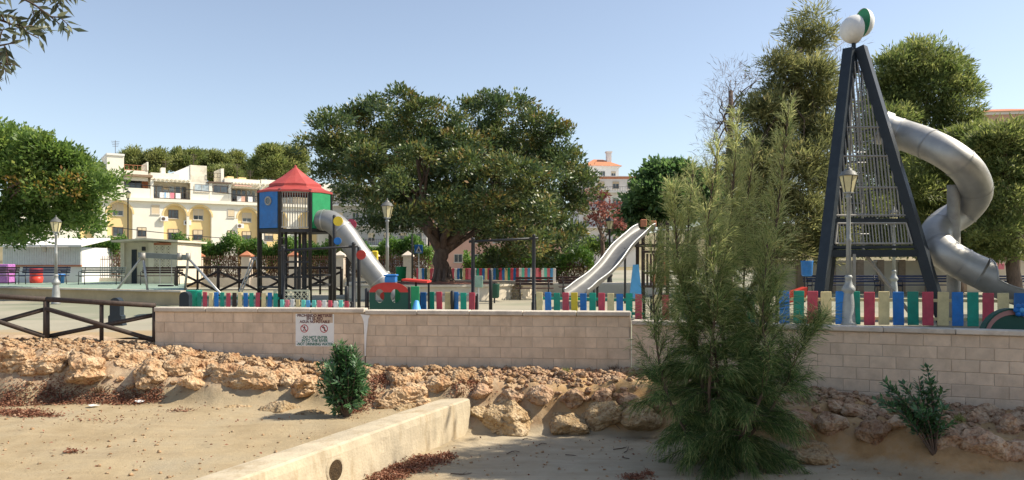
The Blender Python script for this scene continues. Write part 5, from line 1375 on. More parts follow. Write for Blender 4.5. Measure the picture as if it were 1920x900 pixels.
LM = {
 'ficus': leaf_mat('ficus_leaves', [(0, (.04,.07,.032)), (.45, (.095,.14,.05)), (.75, (.17,.19,.06)), (.92, (.25,.20,.06)), (1, (.28,.16,.06))], .28, .42, .5),
 'fresh': leaf_mat('fresh_green_leaves', [(0, (.065,.12,.03)), (.5, (.15,.225,.06)), (.85, (.24,.31,.085)), (1, (.30,.33,.10))], .45, .5),
 'autumn': leaf_mat('autumn_leaves', [(0, (.20,.14,.035)), (.5, (.27,.20,.045)), (1, (.32,.16,.06))], .38, .5),
 'maple': leaf_mat('mid_green_leaves', [(0, (.045,.09,.035)), (.5, (.10,.17,.06)), (1, (.19,.27,.10))], .45, .5),
 'plum': leaf_mat('dark_red_leaves', [(0, (.13,.045,.042)), (.5, (.25,.095,.08)), (1, (.38,.18,.14))], .3, .5),
 'pine': leaf_mat('pine_needles', [(0, (.08,.12,.04)), (.5, (.19,.225,.075)), (1, (.33,.33,.13))], .42, .6),
 'pine_far': leaf_mat('far_pine_needles', [(0, (.10,.13,.045)), (.5, (.21,.235,.085)), (1, (.32,.32,.12))], .42, .6),
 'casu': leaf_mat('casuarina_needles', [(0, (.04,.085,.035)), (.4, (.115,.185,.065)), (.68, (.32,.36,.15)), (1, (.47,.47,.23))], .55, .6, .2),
 'casu_bg': leaf_mat('old_casuarina_needles', [(0, (.075,.09,.042)), (.5, (.19,.20,.085)), (.85, (.30,.285,.125)), (1, (.35,.28,.16))], .45, .6, .2),
 'grey': leaf_mat('dry_grey_twigs', [(0, (0.144,0.108,0.090)), (1, (0.288,0.228,0.192))], .2, .7, .2),
 'hedge': leaf_mat('hedge_leaves', [(0, (0.038,0.090,0.018)), (.5, (0.098,0.195,0.038)), (1, (0.195,0.300,0.068))], .35, .5),
 'dry': leaf_mat('dry_hedge', [(0, (0.090,0.050,0.030)), (.5, (0.170,0.105,0.065)), (1, (0.250,0.170,0.100))], .2, .8, .1),
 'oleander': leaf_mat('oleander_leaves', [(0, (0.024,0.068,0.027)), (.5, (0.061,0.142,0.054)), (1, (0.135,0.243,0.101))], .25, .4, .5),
 'olive': leaf_mat('olive_leaves', [(0, (.035,.05,.03)), (.5, (.085,.105,.06)), (1, (.22,.24,.16))], .25, .45, .45),
 'litter': leaf_mat('fallen_leaves', [(0, (.13,.05,.032)), (.5, (.23,.10,.06)), (.85, (.33,.18,.115)), (1, (.42,.28,.19))], .1, .8, .15),

 'light_pine': leaf_mat('light_pine_needles', [(0, (.09,.125,.04)), (.5, (.21,.24,.08)), (1, (.35,.35,.14))], .45, .55),}

# ------------------------------------------------------------------ the big ficus
fl = px_lobes([(612,240,38,30),(585,275,26,20),(640,285,52,42),(660,225,36,26),(705,210,34,28),(752,198,42,32),(790,215,34,28),(700,270,55,42),(770,262,60,45),(838,232,38,28),(880,212,32,26),(920,205,36,28),(965,210,36,26),(1000,235,38,32),(1045,258,36,26),
 (850,285,58,44),(920,272,58,46),(985,290,56,46),(1050,310,48,40),(1088,355,36,36),(625,335,52,36),(700,335,56,40),(775,335,58,40),(850,350,56,40),(925,345,58,44),(1000,355,56,44),(1060,390,44,40),
 (660,375,40,26),(720,385,46,28),(775,395,50,36),(830,415,44,34),(770,425,36,24),(900,400,48,38),(965,410,50,42),(1030,430,48,42),(920,455,40,32),(985,465,44,30),(1045,465,44,26),(860,400,40,30),(1075,445,28,24),(740,425,34,22),(700,420,34,20),(940,485,34,18),(1010,485,36,16)], 32.5, 3.4, 3, .92)
fb = px_lobes([(650,300,60,50),(740,290,80,60),(840,300,80,60),(940,300,80,60),(1030,330,60,50),(740,370,60,34),(860,370,70,40),(970,380,70,44)], 36.2, .6, 5, .8)
ff = px_lobes([(690,300,45,36),(780,300,48,36),(870,310,48,36),(960,320,48,38),(740,350,44,30),(830,380,44,32),(920,380,46,36),(1010,400,44,36),(760,412,50,30),(890,425,56,34),(825,398,52,34),(700,392,50,30),(950,432,50,32),(1000,460,46,30),(845,428,36,22)], 29.0, .6, 6, .7)
fic = tree('ficus_tree', 'large spreading dark green tree with rusty tips and a thick trunk in a planter', P(830, 534, 32.5), P(826, 462, 32.5), .34, .30, fl+fb+ff, LM['ficus'], MT['bark'], 4.0, .38, 64, .165, .075, 21, limbs=14)
for i, (px, py, d) in enumerate(((800,425,31.8),(870,420,32.2),(775,395,33),(905,395,33),(845,390,31.5))):
    mb = MB(); limb(mb, P(828, 478, 32.5), P(px, py, d), .19, .09, .15, 300+i, 9); mb.build('limb', MT['bark'], fic, True, True)
mb = MB()
for i in range(9):
    a = 2*PI*i/9 + .2; q = P(830, 534, 32.5); mb.path([q + Vector((math.cos(a)*.26, math.sin(a)*.26, .75)), q + Vector((math.cos(a)*.36, math.sin(a)*.36, .22)), q + Vector((math.cos(a)*.75, math.sin(a)*.75, -.04))], [.09, .10, .04], 7)
mb.build('root_flare', MT['bark'], fic, True, True)

# ------------------------------------------------------------------ left leafy tree
ll = px_lobes([(-30,300,60,55),(20,275,46,34),(60,320,50,40),(0,350,60,48),(100,300,42,32),(140,325,42,34),(175,360,36,34),(110,365,52,42),(50,400,52,38),(-10,420,50,36),(150,400,42,32),(100,425,44,26),(40,440,40,18),(0,450,44,16),(195,350,22,20),(165,425,26,18),(60,275,34,22)], 33.5, 1.8, 8)
lt = tree('leafy_tree', 'fresh green leafy tree with an orange patch over the white shed', (PX(-60, 34), 34, .3), (PX(-30, 34), 34, PZ(400, 34)), .2, .16, ll, LM['fresh'], MT['bark'], 7, .36, 38, .19, .10, 31, limbs=12)
Pp, Dd, Nn, Tt = crown_points(px_lobes([(45,350,26,14),(60,358,20,12),(118,350,24,26),(128,365,20,16),(22,337,16,10),(150,345,12,12)], 31.9, .5, 4), 4, .35, 6, 77)
leaf_object('turning_leaves', Pp, Dd, Nn, np.full(len(Pp), .18), np.full(len(Pp), .10), Tt, LM['autumn'], lt)

# ------------------------------------------------------------------ trees at centre right
tree('plum_tree', 'dark red leaved tree at the right edge of the big ficus', (PX(1128, 40), 40, 0), (PX(1130, 40), 40, PZ(440, 40)), .14, .1,
     px_lobes([(1115,372,26,16),(1138,392,22,12),(1130,412,22,14),(1150,424,18,10),(1105,392,20,16)], 40, .8, 9), LM['plum'], MT['bark'], 5, .28, 26, .17, .09, 41, limbs=5)
tree('maple_tree', 'bright mid green tree between the white terraced house and the feathery trees', (PX(1240, 46), 46, 0), (PX(1240, 46), 46, PZ(410, 46)), .25, .2,
     px_lobes([(1222,345,28,22),(1255,330,36,26),(1200,390,26,24),(1230,375,46,34),(1285,350,42,32),(1190,415,36,24),(1245,415,46,30),(1300,400,46,40),(1235,318,18,12),(1325,360,36,30),(1170,435,22,16)], 46, 1.6, 10), LM['maple'], MT['bark'], 5, .5, 42, .26, .17, 43, limbs=9)
tree('small_tree', 'yellow green small tree beside the white terraced house', (PX(1110, 44), 44, 0), (PX(1110, 44), 44, PZ(485, 44)), .1, .08, px_lobes([(1105,470,26,16),(1080,480,24,14),(1130,468,22,12)], 44, .5, 12), LM['fresh'], MT['bark'], 8, .3, 32, .16, .09, 47, limbs=3)

# ------------------------------------------------------------------ tall old she-oaks behind, thin drooping needles
def sheoak(name, label, base, top, lobes, seed, mat, dens=6, per=44, L=.30, W=.035, cr=.5):
    return tree(name, label, base, top, .26, .10, lobes, LM[mat], MT['bark'], dens, cr, per, L, W, seed, limbs=14, up=.15, group=None, shell=(.35, 1.05))
D = 34.
sheoak('sheoak_tree', 'tall olive green she-oak left of the pyramid tower, its top bare and grey', (PX(1440, D), D, 0), (PX(1500, D), D, PZ(90, D)),
       px_lobes([(1525,30,16,14),(1495,60,22,16),(1540,70,20,20),(1505,100,34,24),(1460,130,32,26),(1520,145,42,32),(1470,180,46,34),(1540,200,46,40),(1430,220,44,38),(1490,240,52,42),(1545,270,44,44),(1440,290,54,46),(1500,320,56,50),(1400,330,46,44),(1550,350,40,46),(1430,380,60,50),(1500,410,60,50),(1390,430,46,44),(1550,440,40,40),(1450,470,60,36),(1360,420,30,40),(1520,480,50,30),(1400,490,40,24)], D, 1.8, 14), 51, 'casu_bg', 6.5, 46, .34, .045)
sheoak('grey_sheoak', 'thin grey half bare she-oak behind the feathery trees', (PX(1360, 37), 37, 0), (PX(1370, 37), 37, PZ(170, 37)),
       px_lobes([(1370,150,20,26),(1350,185,24,24),(1395,170,22,24),(1340,230,22,26),(1380,220,30,30),(1335,280,20,28),(1370,280,34,34),(1420,150,20,24),(1580,80,22,34),(1590,130,18,34),(1330,330,18,24)], 37, 1.0, 15), 53, 'grey', 3.4, 15, .42, .018, .6)
# pines right of the tower
tree('round_pine', 'dense round topped pine rising right behind the pyramid tower', (PX(1730, 42), 42, 0), (PX(1735, 42), 42, PZ(250, 42)), .35, .22,
     px_lobes([(1680,130,40,34),(1725,118,42,34),(1770,135,40,32),(1800,180,32,32),(1740,170,56,44),(1680,180,44,40),(1790,225,34,32),(1720,230,60,44),(1670,240,40,40),(1760,280,50,36),(1700,290,50,40),(1665,300,30,36),(1740,330,56,36),(1690,350,44,36),(1650,200,30,40),(1640,260,30,40),(1800,300,44,36),(1640,330,40,40),(1680,400,60,40),(1750,400,60,40),(1620,400,50,44),(1640,460,60,36),(1700,460,60,36),(1590,460,50,30),(1810,250,30,30)], 42, 2.2, 16), LM['pine'], MT['bark'], 5.4, .46, 54, .26, .06, 57, limbs=12)
tree('yellow_pine', 'yellow green pine behind the spiral slide', (PX(1790, 36), 36, 0), (PX(1800, 36), 36, PZ(330, 36)), .25, .18,
     px_lobes([(1740,310,36,34),(1790,290,42,36),(1840,270,34,30),(1720,360,36,36),(1775,350,46,40),(1830,340,44,40),(1730,410,40,36),(1790,420,46,40),(1850,400,44,40),(1720,460,36,30),(1790,470,44,28),(1860,460,46,30),(1850,268,34,26),(1815,262,30,26),(1870,310,40,36)], 36, 1.4, 17), LM['light_pine'], MT['bark'], 6.2, .4, 50, .24, .05, 59, limbs=10)
tree('corner_tree', 'leafy pine filling the space below the pale pink house', (PX(1900, 33), 33, 0), (PX(1900, 33), 33, PZ(330, 33)), .25, .18,
     px_lobes([(1880,268,40,28),(1935,262,44,30),(1850,280,30,26),(1902,246,20,16),(1865,280,36,34),(1920,280,46,40),(1880,330,46,40),(1940,340,46,44),(1890,390,46,40),(1870,440,44,36),(1925,440,46,40),(1900,480,50,22),(1850,475,36,22)], 33, 1.4, 18), LM['pine'], MT['bark'], 6.5, .4, 52, .22, .055, 61, limbs=10)
# shade trees beyond the frame on the right: their shadow lies on the wall and the right part of the bed
for i, (bx_, by_, zc_, rr_, zh_) in enumerate(((15.0, 15.2, 5.0, 2.2, 2.0), (13.6, 12.6, 5.0, 2.0, 2.0), (20.0, 18.5, 6.0, 2.8, 3.0), (11.6, 11.3, 7.9, 2.5, .8), (13.4, 10.9, 5.4, 2.3, 1.6))):
    g = random.Random(200+i); lo = []
    for k in range(13):
        a = g.uniform(0, 6.28); r_ = math.sqrt(g.uniform(.02, .9))*rr_; lo.append(((bx_+math.cos(a)*r_, by_+math.sin(a)*r_, zc_ + g.uniform(-.7, .7)*zh_), rr_*.45, rr_*.45, min(rr_*.4, .9)))
    tree('shade_tree', ('pine beyond the right end of the block wall', 'pine beside the lower block wall past its visible end', 'taller pine behind the spiral slide past the boundary wall', 'tall pine on the bank past the open oleander sapling', 'low crowned pine on the bank past the taller pine')[i], (bx_, by_, 0 if by_ > 13 else -1.1), (bx_, by_, zc_-.5), .22, .14, lo, LM['pine'], MT['bark'], 4.5, .45, 40, .26, .06, 210+i, limbs=7)

# pines on the hill behind the apartment building
for i, (px, py, rx, ry, d, m_) in enumerate(((268,300,34,24,135,0),(345,300,30,18,140,1),(395,303,36,16,145,0),(438,305,18,18,150,2),(470,318,20,12,150,0),(510,300,36,22,128,1),(545,300,26,20,130,0),(160,305,8,10,140,2),(420,325,26,10,138,1))):
    g = random.Random(80+i); lo = []
    for k in range(10): lo.append((px + g.uniform(-.75, .75)*rx, py + g.uniform(-.55, 1.5)*ry, rx*.5, ry*.55))
    lbs = ('round headed pine above the terracotta balustrade', 'dark pine behind the apartment roof', 'wide pine above the stained stair tower', 'slim grey green tree above the apartment roof', 'low tree peeping over the apartment parapet', 'pine left of the red tower roof', 'pine touching the big ficus crown', 'slender conifer tip at the building corner', 'low bushy tree over the roof terrace')
    zb_h = hill_z(PX(px, d), d)
    tree('hill_pine', lbs[i], (PX(px, d), d, zb_h-.5), (PX(px, d), d, PZ(py+ry*.3, d)), .35, .2, px_lobes(lo, d, 1.5, 90+i), LM['pine_far' if m_ != 1 else 'pine'], MT['bark'], 1.5, 1.0, 95, .5, .17, 70+i, limbs=4, group='pines on the hill')

# ------------------------------------------------------------------ hedge behind the railing
def hedge(px0, px1, d, ztop, label, seed):
    g = np.random.default_rng(seed); x0, x1 = PX(px0, d), PX(px1, d)
    t = thing('hedge', label, 'hedge', ((x0+x1)/2, d, 0))
    n1 = int((x1-x0)*1500); hw_ = .55
    x = g.uniform(x0, x1, n1); top = ztop + .25*np.sin(x*1.7+seed) + .18*np.sin(x*4.1) + .12*g.standard_normal(n1)
    z = top - np.abs(g.standard_normal(n1))*.42; y = d + g.uniform(-hw_, hw_, n1) - .1
    pos = np.stack([x, y, z], 1); dr = g.standard_normal((n1, 3)) + np.array([0, -.3, .6]); nm = g.standard_normal((n1, 3)) + np.array([0, -.6, .8])
    tn = np.clip(.5 + .22*np.sin(x*2.3) + .25*g.standard_normal(n1), 0, 1)
    leaf_object('green_top', pos, dr, unit(nm), g.uniform(.10, .22, n1), g.uniform(.05, .1, n1), tn, LM['hedge'], t)
    n2 = int((x1-x0)*1300); x = g.uniform(x0, x1, n2); z = g.uniform(.2, ztop-.35, n2); y = d + g.uniform(-.45, .45, n2)
    pos = np.stack([x, y, z], 1); dr = g.standard_normal((n2, 3))*.8 + np.array([0, 0, -.9])
    leaf_object('dry_skirt', pos, dr, unit(g.standard_normal((n2, 3))), g.uniform(.15, .4, n2), g.uniform(.015, .05, n2), g.random(n2), LM['dry'], t)
    mb = MB()
    for k in range(int((x1-x0)*2)):
        xx_ = x0 + (x1-x0)*(k+g.random())/int((x1-x0)*2); mb.cyl((xx_, d, 0), (xx_+g.uniform(-.3, .3), d+g.uniform(-.2, .2), ztop*.85), .03, .01, 5)
    tag(mb.build('stems', MT['twig'], t, False, True), kind='stuff')
hedge(140, 232, 45.5, 2.65, 'hedge with brown dry skirt between the white shed and the kiosk', 3)
hedge(330, 560, 45.5, 2.6, 'long hedge with green top and brown dry skirt behind the timber fence', 4)
hedge(562, 812, 45.5, 2.55, 'hedge behind the tube slide and the street lamp', 6)
hedge(870, 1110, 41.5, 1.9, 'dark leafy hedge behind the swing frame and far pickets', 8)

# ------------------------------------------------------------------ feathery young she-oak in front of the wall
def young_sheoak():
    g = np.random.default_rng(5); D0 = on_bank(1350, 884)[1]
    base = Vector((PX(1352, D0), D0, bed_z(PX(1352, D0), D0)))
    t = thing('young_sheoak', 'feathery young she-oak growing from the bank in front of the wall', 'tree', base)
    stems = [[(1352,880,10.9),(1362,720,10.95),(1352,560,11.0),(1370,400,11.05),(1385,215,11.1)],
             [(1356,878,10.9),(1400,740,10.8),(1432,580,10.8),(1458,400,10.9),(1480,196,11.0)],
             [(1348,880,10.9),(1320,740,10.8),(1300,610,10.75),(1272,490,10.8),(1262,350,10.9)],
             [(1352,880,10.9),(1450,760,10.5),(1500,660,10.5),(1545,600,10.6)],
             [(1350,880,10.9),(1330,760,10.5),(1335,660,10.4),(1340,560,10.4),(1330,440,10.5)],
             [(1350,880,10.9),(1400,800,10.4),(1440,700,10.3),(1430,600,10.3),(1440,450,10.6)],
             [(1348,880,10.9),(1280,800,10.6),(1240,700,10.6),(1225,560,10.8),(1228,430,10.9)],
             [(1352,880,10.9),(1345,700,10.7),(1325,520,10.7),(1330,390,10.75),(1352,262,10.8)],
             [(1352,880,10.9),(1385,700,11.1),(1395,520,11.2),(1400,390,11.2),(1418,262,11.2)],
             [(1352,880,10.9),(1320,720,11.1),(1295,560,11.2),(1290,440,11.2),(1300,320,11.2)]]
    Pn = []; Dn = []; Ln = []; Tn = []
    for si, s_ in enumerate(stems):
        pts_ = catmull([P(*q) for q in s_], 10); pts_[0] = base - Vector((0, 0, .1)); m_ = len(pts_)
        r0 = (.035, .03, .028, .022, .025, .024, .022, .02, .02, .02, .02)[si]
        MB().path(pts_, [r0*(1-i/m_)**.8 + .003 for i in range(m_)], 7).build('stem', MT['twig'], t, True, True)
        brm = MB()
        nbr = 90 if si < 3 else 54
        for k in range(nbr):
            f_ = .10 + .90*(k + g.random())/nbr; f_ = min(f_, .995)
            p = pts_[int(f_*(m_-1))]; nx_ = pts_[min(m_-1, int(f_*(m_-1))+1)]; ax = (nx_-p); ax = ax.normalized() if ax.length > 0 else Vector((0,0,1))
            a = g.uniform(0, 2*PI); out = Vector((math.cos(a), math.sin(a), 0))
            Lb = (.17 + .86*(1-f_)**1.05) * g.uniform(.5, 1.25)
            if si in (3, 6): Lb *= .8
            if f_ < .25: Lb *= 1.05
            hi_ = f_ > .72 and si != 3
            if f_ > .45 and si != 3: Lb = g.uniform(.25, .75)*(1.1 - .8*(f_-.45)/.55)
            rise = 2.0 if hi_ else 1.3 if f_ > .5 else (.8 if f_ > .38 else (.35 if f_ > .2 else -.02))
            d0 = (out + Vector((0, 0, rise))*1.0).normalized()
            bp_ = []; q = Vector(p); dd = Vector(d0); kk = 7
            for i in range(kk+1):
                bp_.append(Vector(q)); dd = (dd + Vector((0, 0, .05 if f_ > .4 else -.10)) + Vector((g.uniform(-.1, .1), g.uniform(-.1, .1), 0))).normalized(); q = q + dd*Lb/kk
            brm.path(bp_, [.007*(1-i/(kk+1)) + .0012 for i in range(kk+1)], 4)
            nt = int((265 if f_ < .5 else 165)*Lb) + 15
            for i in range(nt):
                u_ = g.uniform(.12, 1.0)*kk; i0 = min(kk-1, int(u_)); w = u_-i0
                pp_ = bp_[i0].lerp(bp_[i0+1], w); ax2 = (bp_[i0+1]-bp_[i0]).normalized()
                v = Vector((g.standard_normal(), g.standard_normal(), g.standard_normal())); v = (v - ax2*v.dot(ax2)).normalized()
                Pn.append(pp_); Dn.append(ax2*.9 + v*(g.uniform(.12, .5) if hi_ else g.uniform(.2, .85)) + Vector((0, 0, -.05 if hi_ else -.25))); Ln.append(g.uniform(.08, .22) if hi_ else g.uniform(.10, .32)); Tn.append(np.clip(.25 + .55*sstep(-.4, 2.4, pp_.z) + .25*g.standard_normal(), 0, 1))  # needle tint rises with height, painting the sunlit top into the colour
        tag(brm.build('branchlets', MT['twig'], t, False, True), kind='stuff')
        # leader tuft
    Pn = np.array([tuple(v) for v in Pn]); Dn = unit(np.array([tuple(v) for v in Dn])); Ln = np.array(Ln); Tn = np.array(Tn)
    n_ = len(Pn)
    # every twig carries two needle segments, the outer one drooping
    nm = unit(g.standard_normal((n_, 3)))
    half = Ln*.55
    mid = Pn + Dn*half[:, None]*.96
    D2 = unit(Dn + np.array([0, 0, -.5]) + .15*g.standard_normal((n_, 3)))
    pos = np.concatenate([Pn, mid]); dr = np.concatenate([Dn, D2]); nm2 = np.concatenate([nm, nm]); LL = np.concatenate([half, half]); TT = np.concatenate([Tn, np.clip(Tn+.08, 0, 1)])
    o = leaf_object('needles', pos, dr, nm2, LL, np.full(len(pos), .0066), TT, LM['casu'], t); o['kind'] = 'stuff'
    return t, n_
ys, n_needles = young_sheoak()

# ------------------------------------------------------------------ oleander bushes on the bank
def oleander(base, stems, label, seed, leafL=.11, leafW=.026, dens=34, whorl=3):
    g = np.random.default_rng(seed); t = thing('oleander_bush', label, 'bush', base)
    Pn = []; Dn = []; Nn_ = []; Tn = []
    for (tip, n_side) in stems:
        tip = Vector(tip); b0 = Vector(base); bend = Vector((g.uniform(-.06, .06), g.uniform(-.06, .06), .1))
        pts_ = catmull([b0 - Vector((0, 0, .06)), b0.lerp(tip, .5) + bend, tip], 8)
        mb = MB(); mb.path(pts_, [.011*(1-i/len(pts_)) + .003 for i in range(len(pts_))], 6); mb.build('stem', MT['twig'], t, True, True)
        m_ = len(pts_); k = int(dens*(tip-b0).length)
        for i in range(k):
            f_ = g.uniform(.3, 1.0) if n_side else g.uniform(.4, 1)
            q = pts_[int(f_*(m_-1))]; ax = (pts_[min(m_-1, int(f_*(m_-1))+1)] - pts_[max(0, int(f_*(m_-1))-1)]).normalized()
            a0 = g.uniform(0, 6.28)
            for w in range(whorl):
                a = a0 + w*2*PI/whorl; o = Vector((math.cos(a), math.sin(a), 0)); o = (o - ax*o.dot(ax)).normalized()
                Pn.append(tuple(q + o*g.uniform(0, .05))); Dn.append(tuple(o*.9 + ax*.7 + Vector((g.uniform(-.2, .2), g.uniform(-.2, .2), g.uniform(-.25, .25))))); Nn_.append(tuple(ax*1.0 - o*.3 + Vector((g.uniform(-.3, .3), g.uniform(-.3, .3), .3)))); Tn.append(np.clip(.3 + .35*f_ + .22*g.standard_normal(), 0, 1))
    Pn, Dn, Nn_, Tn = map(np.array, (Pn, Dn, Nn_, Tn)); n_ = len(Pn)
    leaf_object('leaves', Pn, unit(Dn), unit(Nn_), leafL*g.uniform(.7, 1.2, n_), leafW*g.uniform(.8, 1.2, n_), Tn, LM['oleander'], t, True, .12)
    return t
d1 = on_bank(650, 782)[1]; b1 = Vector((PX(650, d1), d1, bed_z(PX(650, d1), d1)))
g = random.Random(3)
tips = []
for i in range(95):
    a = g.uniform(0, 2*PI); r_ = g.random()**.4; px = 641 + 47*r_*math.cos(a) + g.uniform(-7, 7); py = 706 - 76*r_*math.sin(a)*g.uniform(.85, 1.0)
    if py < 660: px = 641 + (px-641)*(.45 + .55*(py-626)/34)
    tips.append((P(px, py, d1 + g.uniform(-.45, .35)*math.sqrt(max(.05, 1-r_*r_*.8))), False))
oleander(b1, tips, 'dense round oleander bush below the warning sign', 12, .10, .028, 30)
d2 = on_bank(1752, 850)[1]; b2_ = Vector((PX(1752, d2), d2, bed_z(PX(1752, d2), d2)))
tips2 = [(P(px, py, d2 + g.uniform(-.3, .3)), True) for px, py in ((1737,682),(1722,705),(1745,715),(1768,725),(1655,712),(1665,735),(1690,715),(1700,735),(1640,745),(1720,748),(1770,760),(1785,790),(1750,770),(1690,765),(1710,785),(1765,800),(1735,735),(1675,755),(1740,800),(1720,765))]
oleander(b2_, tips2, 'open straggly oleander sapling below the lower block wall', 13, .09, .04, 28)

# ------------------------------------------------------------------ olive branch reaching in from the tree beside the camera
def olive():
    g = np.random.default_rng(9); base = (-3.9, 2.7, bed_z(-3.9, 2.7))
    t = thing('olive_tree', 'olive tree branch with narrow dark leaves reaching in at the top corner', 'tree', base)
    fork = Vector((-3.5, 3.0, 2.7))
    mb = MB(); limb(mb, Vector(base) - Vector((0, 0, .1)), fork, .17, .10, .06, 1, 10); mb.build('trunk', MT['bark'], t, True, True)
    tw = [[(-330,-40,3.4),(-150,-30,3.4),(-40,-10,3.4),(60,20,3.4),(128,68,3.4)], [(-300,-120,3.5),(-100,-70,3.5),(30,-40,3.5),(120,-10,3.5),(172,18,3.5)],
          [(-330,-40,3.4),(-140,10,3.35),(-60,40,3.35),(20,60,3.35),(85,92,3.35)], [(-330,-20,3.4),(-200,70,3.3),(-90,110,3.3),(-10,108,3.3),(40,100,3.3)],
          [(-330,0,3.4),(-220,110,3.3),(-120,135,3.3),(-40,134,3.3),(40,142,3.3)], [(-250,-160,3.6),(-60,-90,3.6),(60,-60,3.6),(100,-20,3.6),(150,5,3.6)]]
    Pn = []; Dn = []; Nn_ = []; Tn = []
    for s_ in tw:
        pts_ = catmull([fork] + [P(q[0]-12, q[1]-20, q[2]) for q in s_], 9); m_ = len(pts_)
        MB().path(pts_, [.02*(1-i/m_)**1.2 + .0022 for i in range(m_)], 6).build('twig', MT['twig'], t, True, True)
        tws = [(pts_, 12, .35)]
        for q_ in range(10):
            i = int(g.integers(16, m_-3)); ax = (pts_[i+1]-pts_[i]).normalized(); v = Vector((g.standard_normal(), g.standard_normal(), g.standard_normal()-.3)).normalized(); dd_ = (ax*.6 + v*.8).normalized(); ln_ = g.uniform(.05, .11)
            sp = catmull([pts_[i], pts_[i] + dd_*ln_*.5 + Vector((0, 0, .008)), pts_[i] + dd_*ln_ + Vector((0, 0, -.02))], 4)
            MB().path(sp, [.003*(1-k_/len(sp)) + .001 for k_ in range(len(sp))], 5).build('twig', MT['twig'], t, True, True); tws.append((sp, 1, .9))
        for tp_, i0_, pr_ in tws:
            for i in range(i0_, len(tp_)-1):
                ax = (tp_[i+1]-tp_[i]).normalized()
                v = Vector((g.standard_normal(), g.standard_normal(), g.standard_normal())); v = (v - ax*v.dot(ax)).normalized()
                for sg_ in (1, -1):
                    if g.random() > pr_: continue
                    q = tp_[i].lerp(tp_[i+1], g.random())
                    Pn.append(tuple(q)); Dn.append(tuple(ax*g.uniform(.3, 1) + v*sg_*g.uniform(.5, 1.1) + Vector((0, 0, -.25)))); Nn_.append(tuple(Vector((g.standard_normal(), g.standard_normal(), g.standard_normal()+.5)))); Tn.append(g.random())
        Pn.append(tuple(pts_[-1])); Dn.append(tuple(ax)); Nn_.append((0, -.5, 1)); Tn.append(.6)
    Pn, Dn, Nn_, Tn = map(np.array, (Pn, Dn, Nn_, Tn)); n_ = len(Pn)
    leaf_object('leaves', Pn, unit(Dn), unit(Nn_), g.uniform(.05, .085, n_), g.uniform(.015, .021, n_), Tn, LM['olive'], t, True, .12)
olive()

# ------------------------------------------------------------------ fallen leaves, twigs and debris
def litter(name, label, pts_xy, seed, size=(.025, .06)):
    g = np.random.default_rng(seed); n_ = len(pts_xy)
    z = np.array([bed_z(x, y) for x, y in pts_xy]); pos = np.stack([pts_xy[:, 0], pts_xy[:, 1], z + .006 + np.abs(g.standard_normal(n_))*.022], 1)
    dr = g.standard_normal((n_, 3))*np.array([1, 1, .45]); nm = g.standard_normal((n_, 3))*.6 + np.array([0, 0, 1.])
    o = leaf_object(name, pos, dr, unit(nm), g.uniform(*size, n_), g.uniform(size[0]*.5, size[1]*.55, n_), np.clip(g.normal(.5, .25, n_), 0, 1), LM['litter'], None, False, .25)
    return tag(o, label, None, None, 'stuff')
def pile(specs, seed):
    g = np.random.default_rng(seed); out = []
    for px, py, rx, ry, n_ in specs:
        x, y = on_bank(px, py); s = y/F_PX; k = s*3.6 if py > 800 else s*2.2
        for _ in range(n_):
            out.append((x + g.normal(0, rx*s*.55), y + g.normal(0, ry*k*.55)))
    return np.array(out)
litter('leaf_litter', 'drift of reddish fallen leaves along the foot of the left bank', pile([(40,755,60,10,900),(120,748,40,10,700),(95,740,26,8,500),(180,752,50,8,900),(250,752,46,9,1000),(290,745,20,10,400),(30,775,46,10,1100),(70,780,40,6,500),(10,760,30,10,500),(340,772,26,4,90),(135,850,16,3,70),(180,790,120,8,60)], 1), 1)
litter('leaf_litter', 'heap of dark red fallen leaves against the concrete weir', pile([(760,880,40,9,1500),(800,866,34,8,1300),(835,858,16,5,500),(735,893,26,8,900),(720,900,30,10,600)], 2), 2)
litter('leaf_litter', 'rusty fallen leaves caught under the dense oleander bush', pile([(660,770,20,14,700),(690,740,24,14,800),(715,715,24,12,700),(650,755,16,12,400),(880,722,24,10,500),(860,735,20,10,300),(735,705,24,8,300)], 3), 3)
litter('leaf_litter', 'scattered dry leaves over the stony bank and right bed', np.array([pick_l() for _ in range(700)] + [pick_r() for _ in range(1600)] + [(rng.uniform(-.6, 4.5), rng.uniform(9.2, 12.4)) for _ in range(110)] + [(rng.uniform(-7, -1.5), rng.uniform(8.3, 12.8)) for _ in range(110)]), 4)
litter('leaf_litter', 'small patch of red leaves on the silt below the young she-oak', pile([(1190,898,24,4,300),(1215,890,10,3,80)], 6), 6)
tw_specs = [(950,853,26,.2),(1130,770,34,-.5),(1150,845,30,.4),(1170,850,34,1.1),(1060,855,20,-.2),(1010,835,16,.1),(560,870,16,.8),(1180,862,18,2.0),(845,890,40,.1),(980,826,18,-.1)]
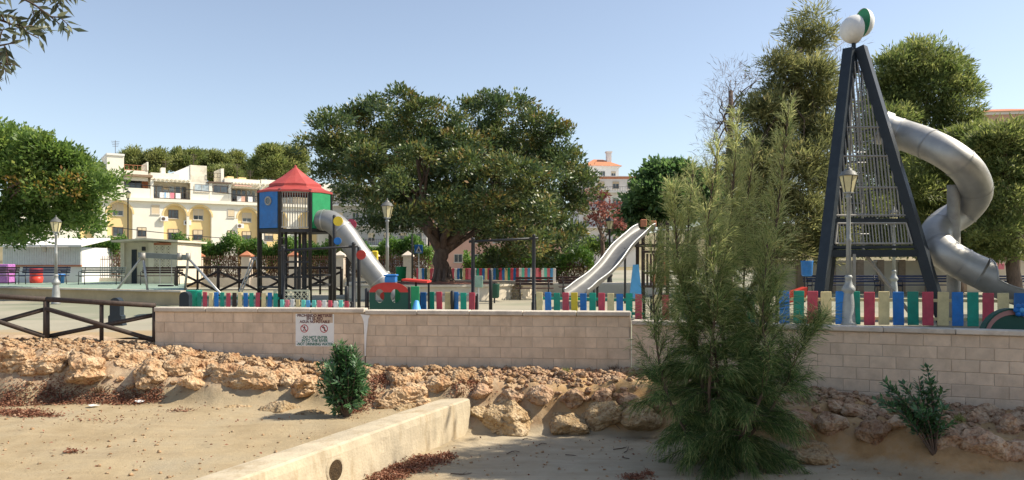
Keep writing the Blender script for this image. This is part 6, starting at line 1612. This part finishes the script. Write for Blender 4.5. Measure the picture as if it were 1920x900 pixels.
for i, (px, py, ln, a) in enumerate(tw_specs):
    x, y = on_bank(px, py); s = y/F_PX*ln; p0 = Vector((x, y, bed_z(x, y)+.012)); q0 = Vector((x+math.cos(a)*s, y+math.sin(a)*s*1.5, 0)); q0.z = bed_z(q0.x, q0.y)+.012; m_ = p0.lerp(q0, .5) + Vector((.02, .03, .03))
    gt_ = random.Random(900+i); m_ = p0.lerp(q0, gt_.uniform(.3, .7)) + Vector((gt_.uniform(-.06, .06), gt_.uniform(-.08, .08), gt_.uniform(.0, .02)))
    o = MB(); o.path(catmull([p0, m_, q0], 5), [.007]*5 + [.005]*5 + [.002], 5)
    for q_ in range(gt_.choice([0, 1, 1, 2])):
        st_ = p0.lerp(m_, gt_.uniform(.4, 1)); an_ = a + gt_.uniform(-1.2, 1.2); o.path([st_, st_ + Vector((math.cos(an_)*s*gt_.uniform(.2, .5), math.sin(an_)*s*.5, .005))], [.004, .0015], 4)
    tag(o.build('fallen_twig', MT['twig']), 'dry fallen twig lying on the riverbed silt', 'twig', 'twigs on the riverbed')
for i, (px, py, lb) in enumerate(((175,764,'crumpled pale wrapper on the sand by the left leaf drift'), (262,756,'small white scrap on the red leaf drift'))):
    x, y = on_bank(px, py); o = MB(); gg = random.Random(i); ring_ = [(x+.09*math.cos(a)*(1+.3*gg.random()), y+.05*math.sin(a)*(1+.3*gg.random()), bed_z(x, y)+.015+.03*gg.random()) for a in [k*PI/4 for k in range(8)]]
    o.add(ring_ + [(x, y, bed_z(x, y)+.05)], [(k, (k+1) % 8, 8) for k in range(8)]); tag(o.build('paper_scrap', MT['white']), lb, 'litter')

# small pebbles on the bed, dry tufts on the bank
def pick_bed():
    if rng.random() < .5: return rng.uniform(-8.5, -1.6), rng.uniform(7.6, 13.2)
    return rng.uniform(-1.2, 6.5), rng.uniform(8.6, 12.6)
o = scatter_stones('pebbles', 900, pick_bed, rk_cream, riverbed, .006, .028, 5)
def dry_tuft(px, py, h, label, seed, mat):
    x, y = on_bank(px, py); g = np.random.default_rng(seed); n_ = 90; z = bed_z(x, y)
    t = thing('dry_tuft', label, 'weed', (x, y, z), 0, 'weeds on the bank')
    pos = np.stack([x + g.normal(0, .03, n_), y + g.normal(0, .03, n_), np.full(n_, z-.01)], 1); dr = g.standard_normal((n_, 3))*.55 + np.array([0, 0, 1.])
    leaf_object('blades', pos, dr, unit(g.standard_normal((n_, 3))), h*g.uniform(.5, 1.1, n_), np.full(n_, .009), g.random(n_), LM[mat], t)
for i, (px, py, h, lb, mt) in enumerate(((122,688,.26,'grey dry tuft between two boulders of the left bank','dry'),(186,738,.16,'dark dry tuft beside the left leaf drift','dry'),(1062,700,.14,'yellow weed at the foot of the middle wall length','light_pine'),(1150,695,.15,'rusty weed at the wall foot before the step down','dry'),
    (1236,716,.2,'yellow weed beside the young she-oak at the wall foot','light_pine'),(860,748,.12,'dry tuft at the far end of the weir','dry'),(1800,790,.14,'green yellow weed right of the open oleander sapling','light_pine'),(470,690,.14,'dry tuft on the bank below the first wall length','dry'))):
    dry_tuft(px, py, h, lb, 400+i, mt)
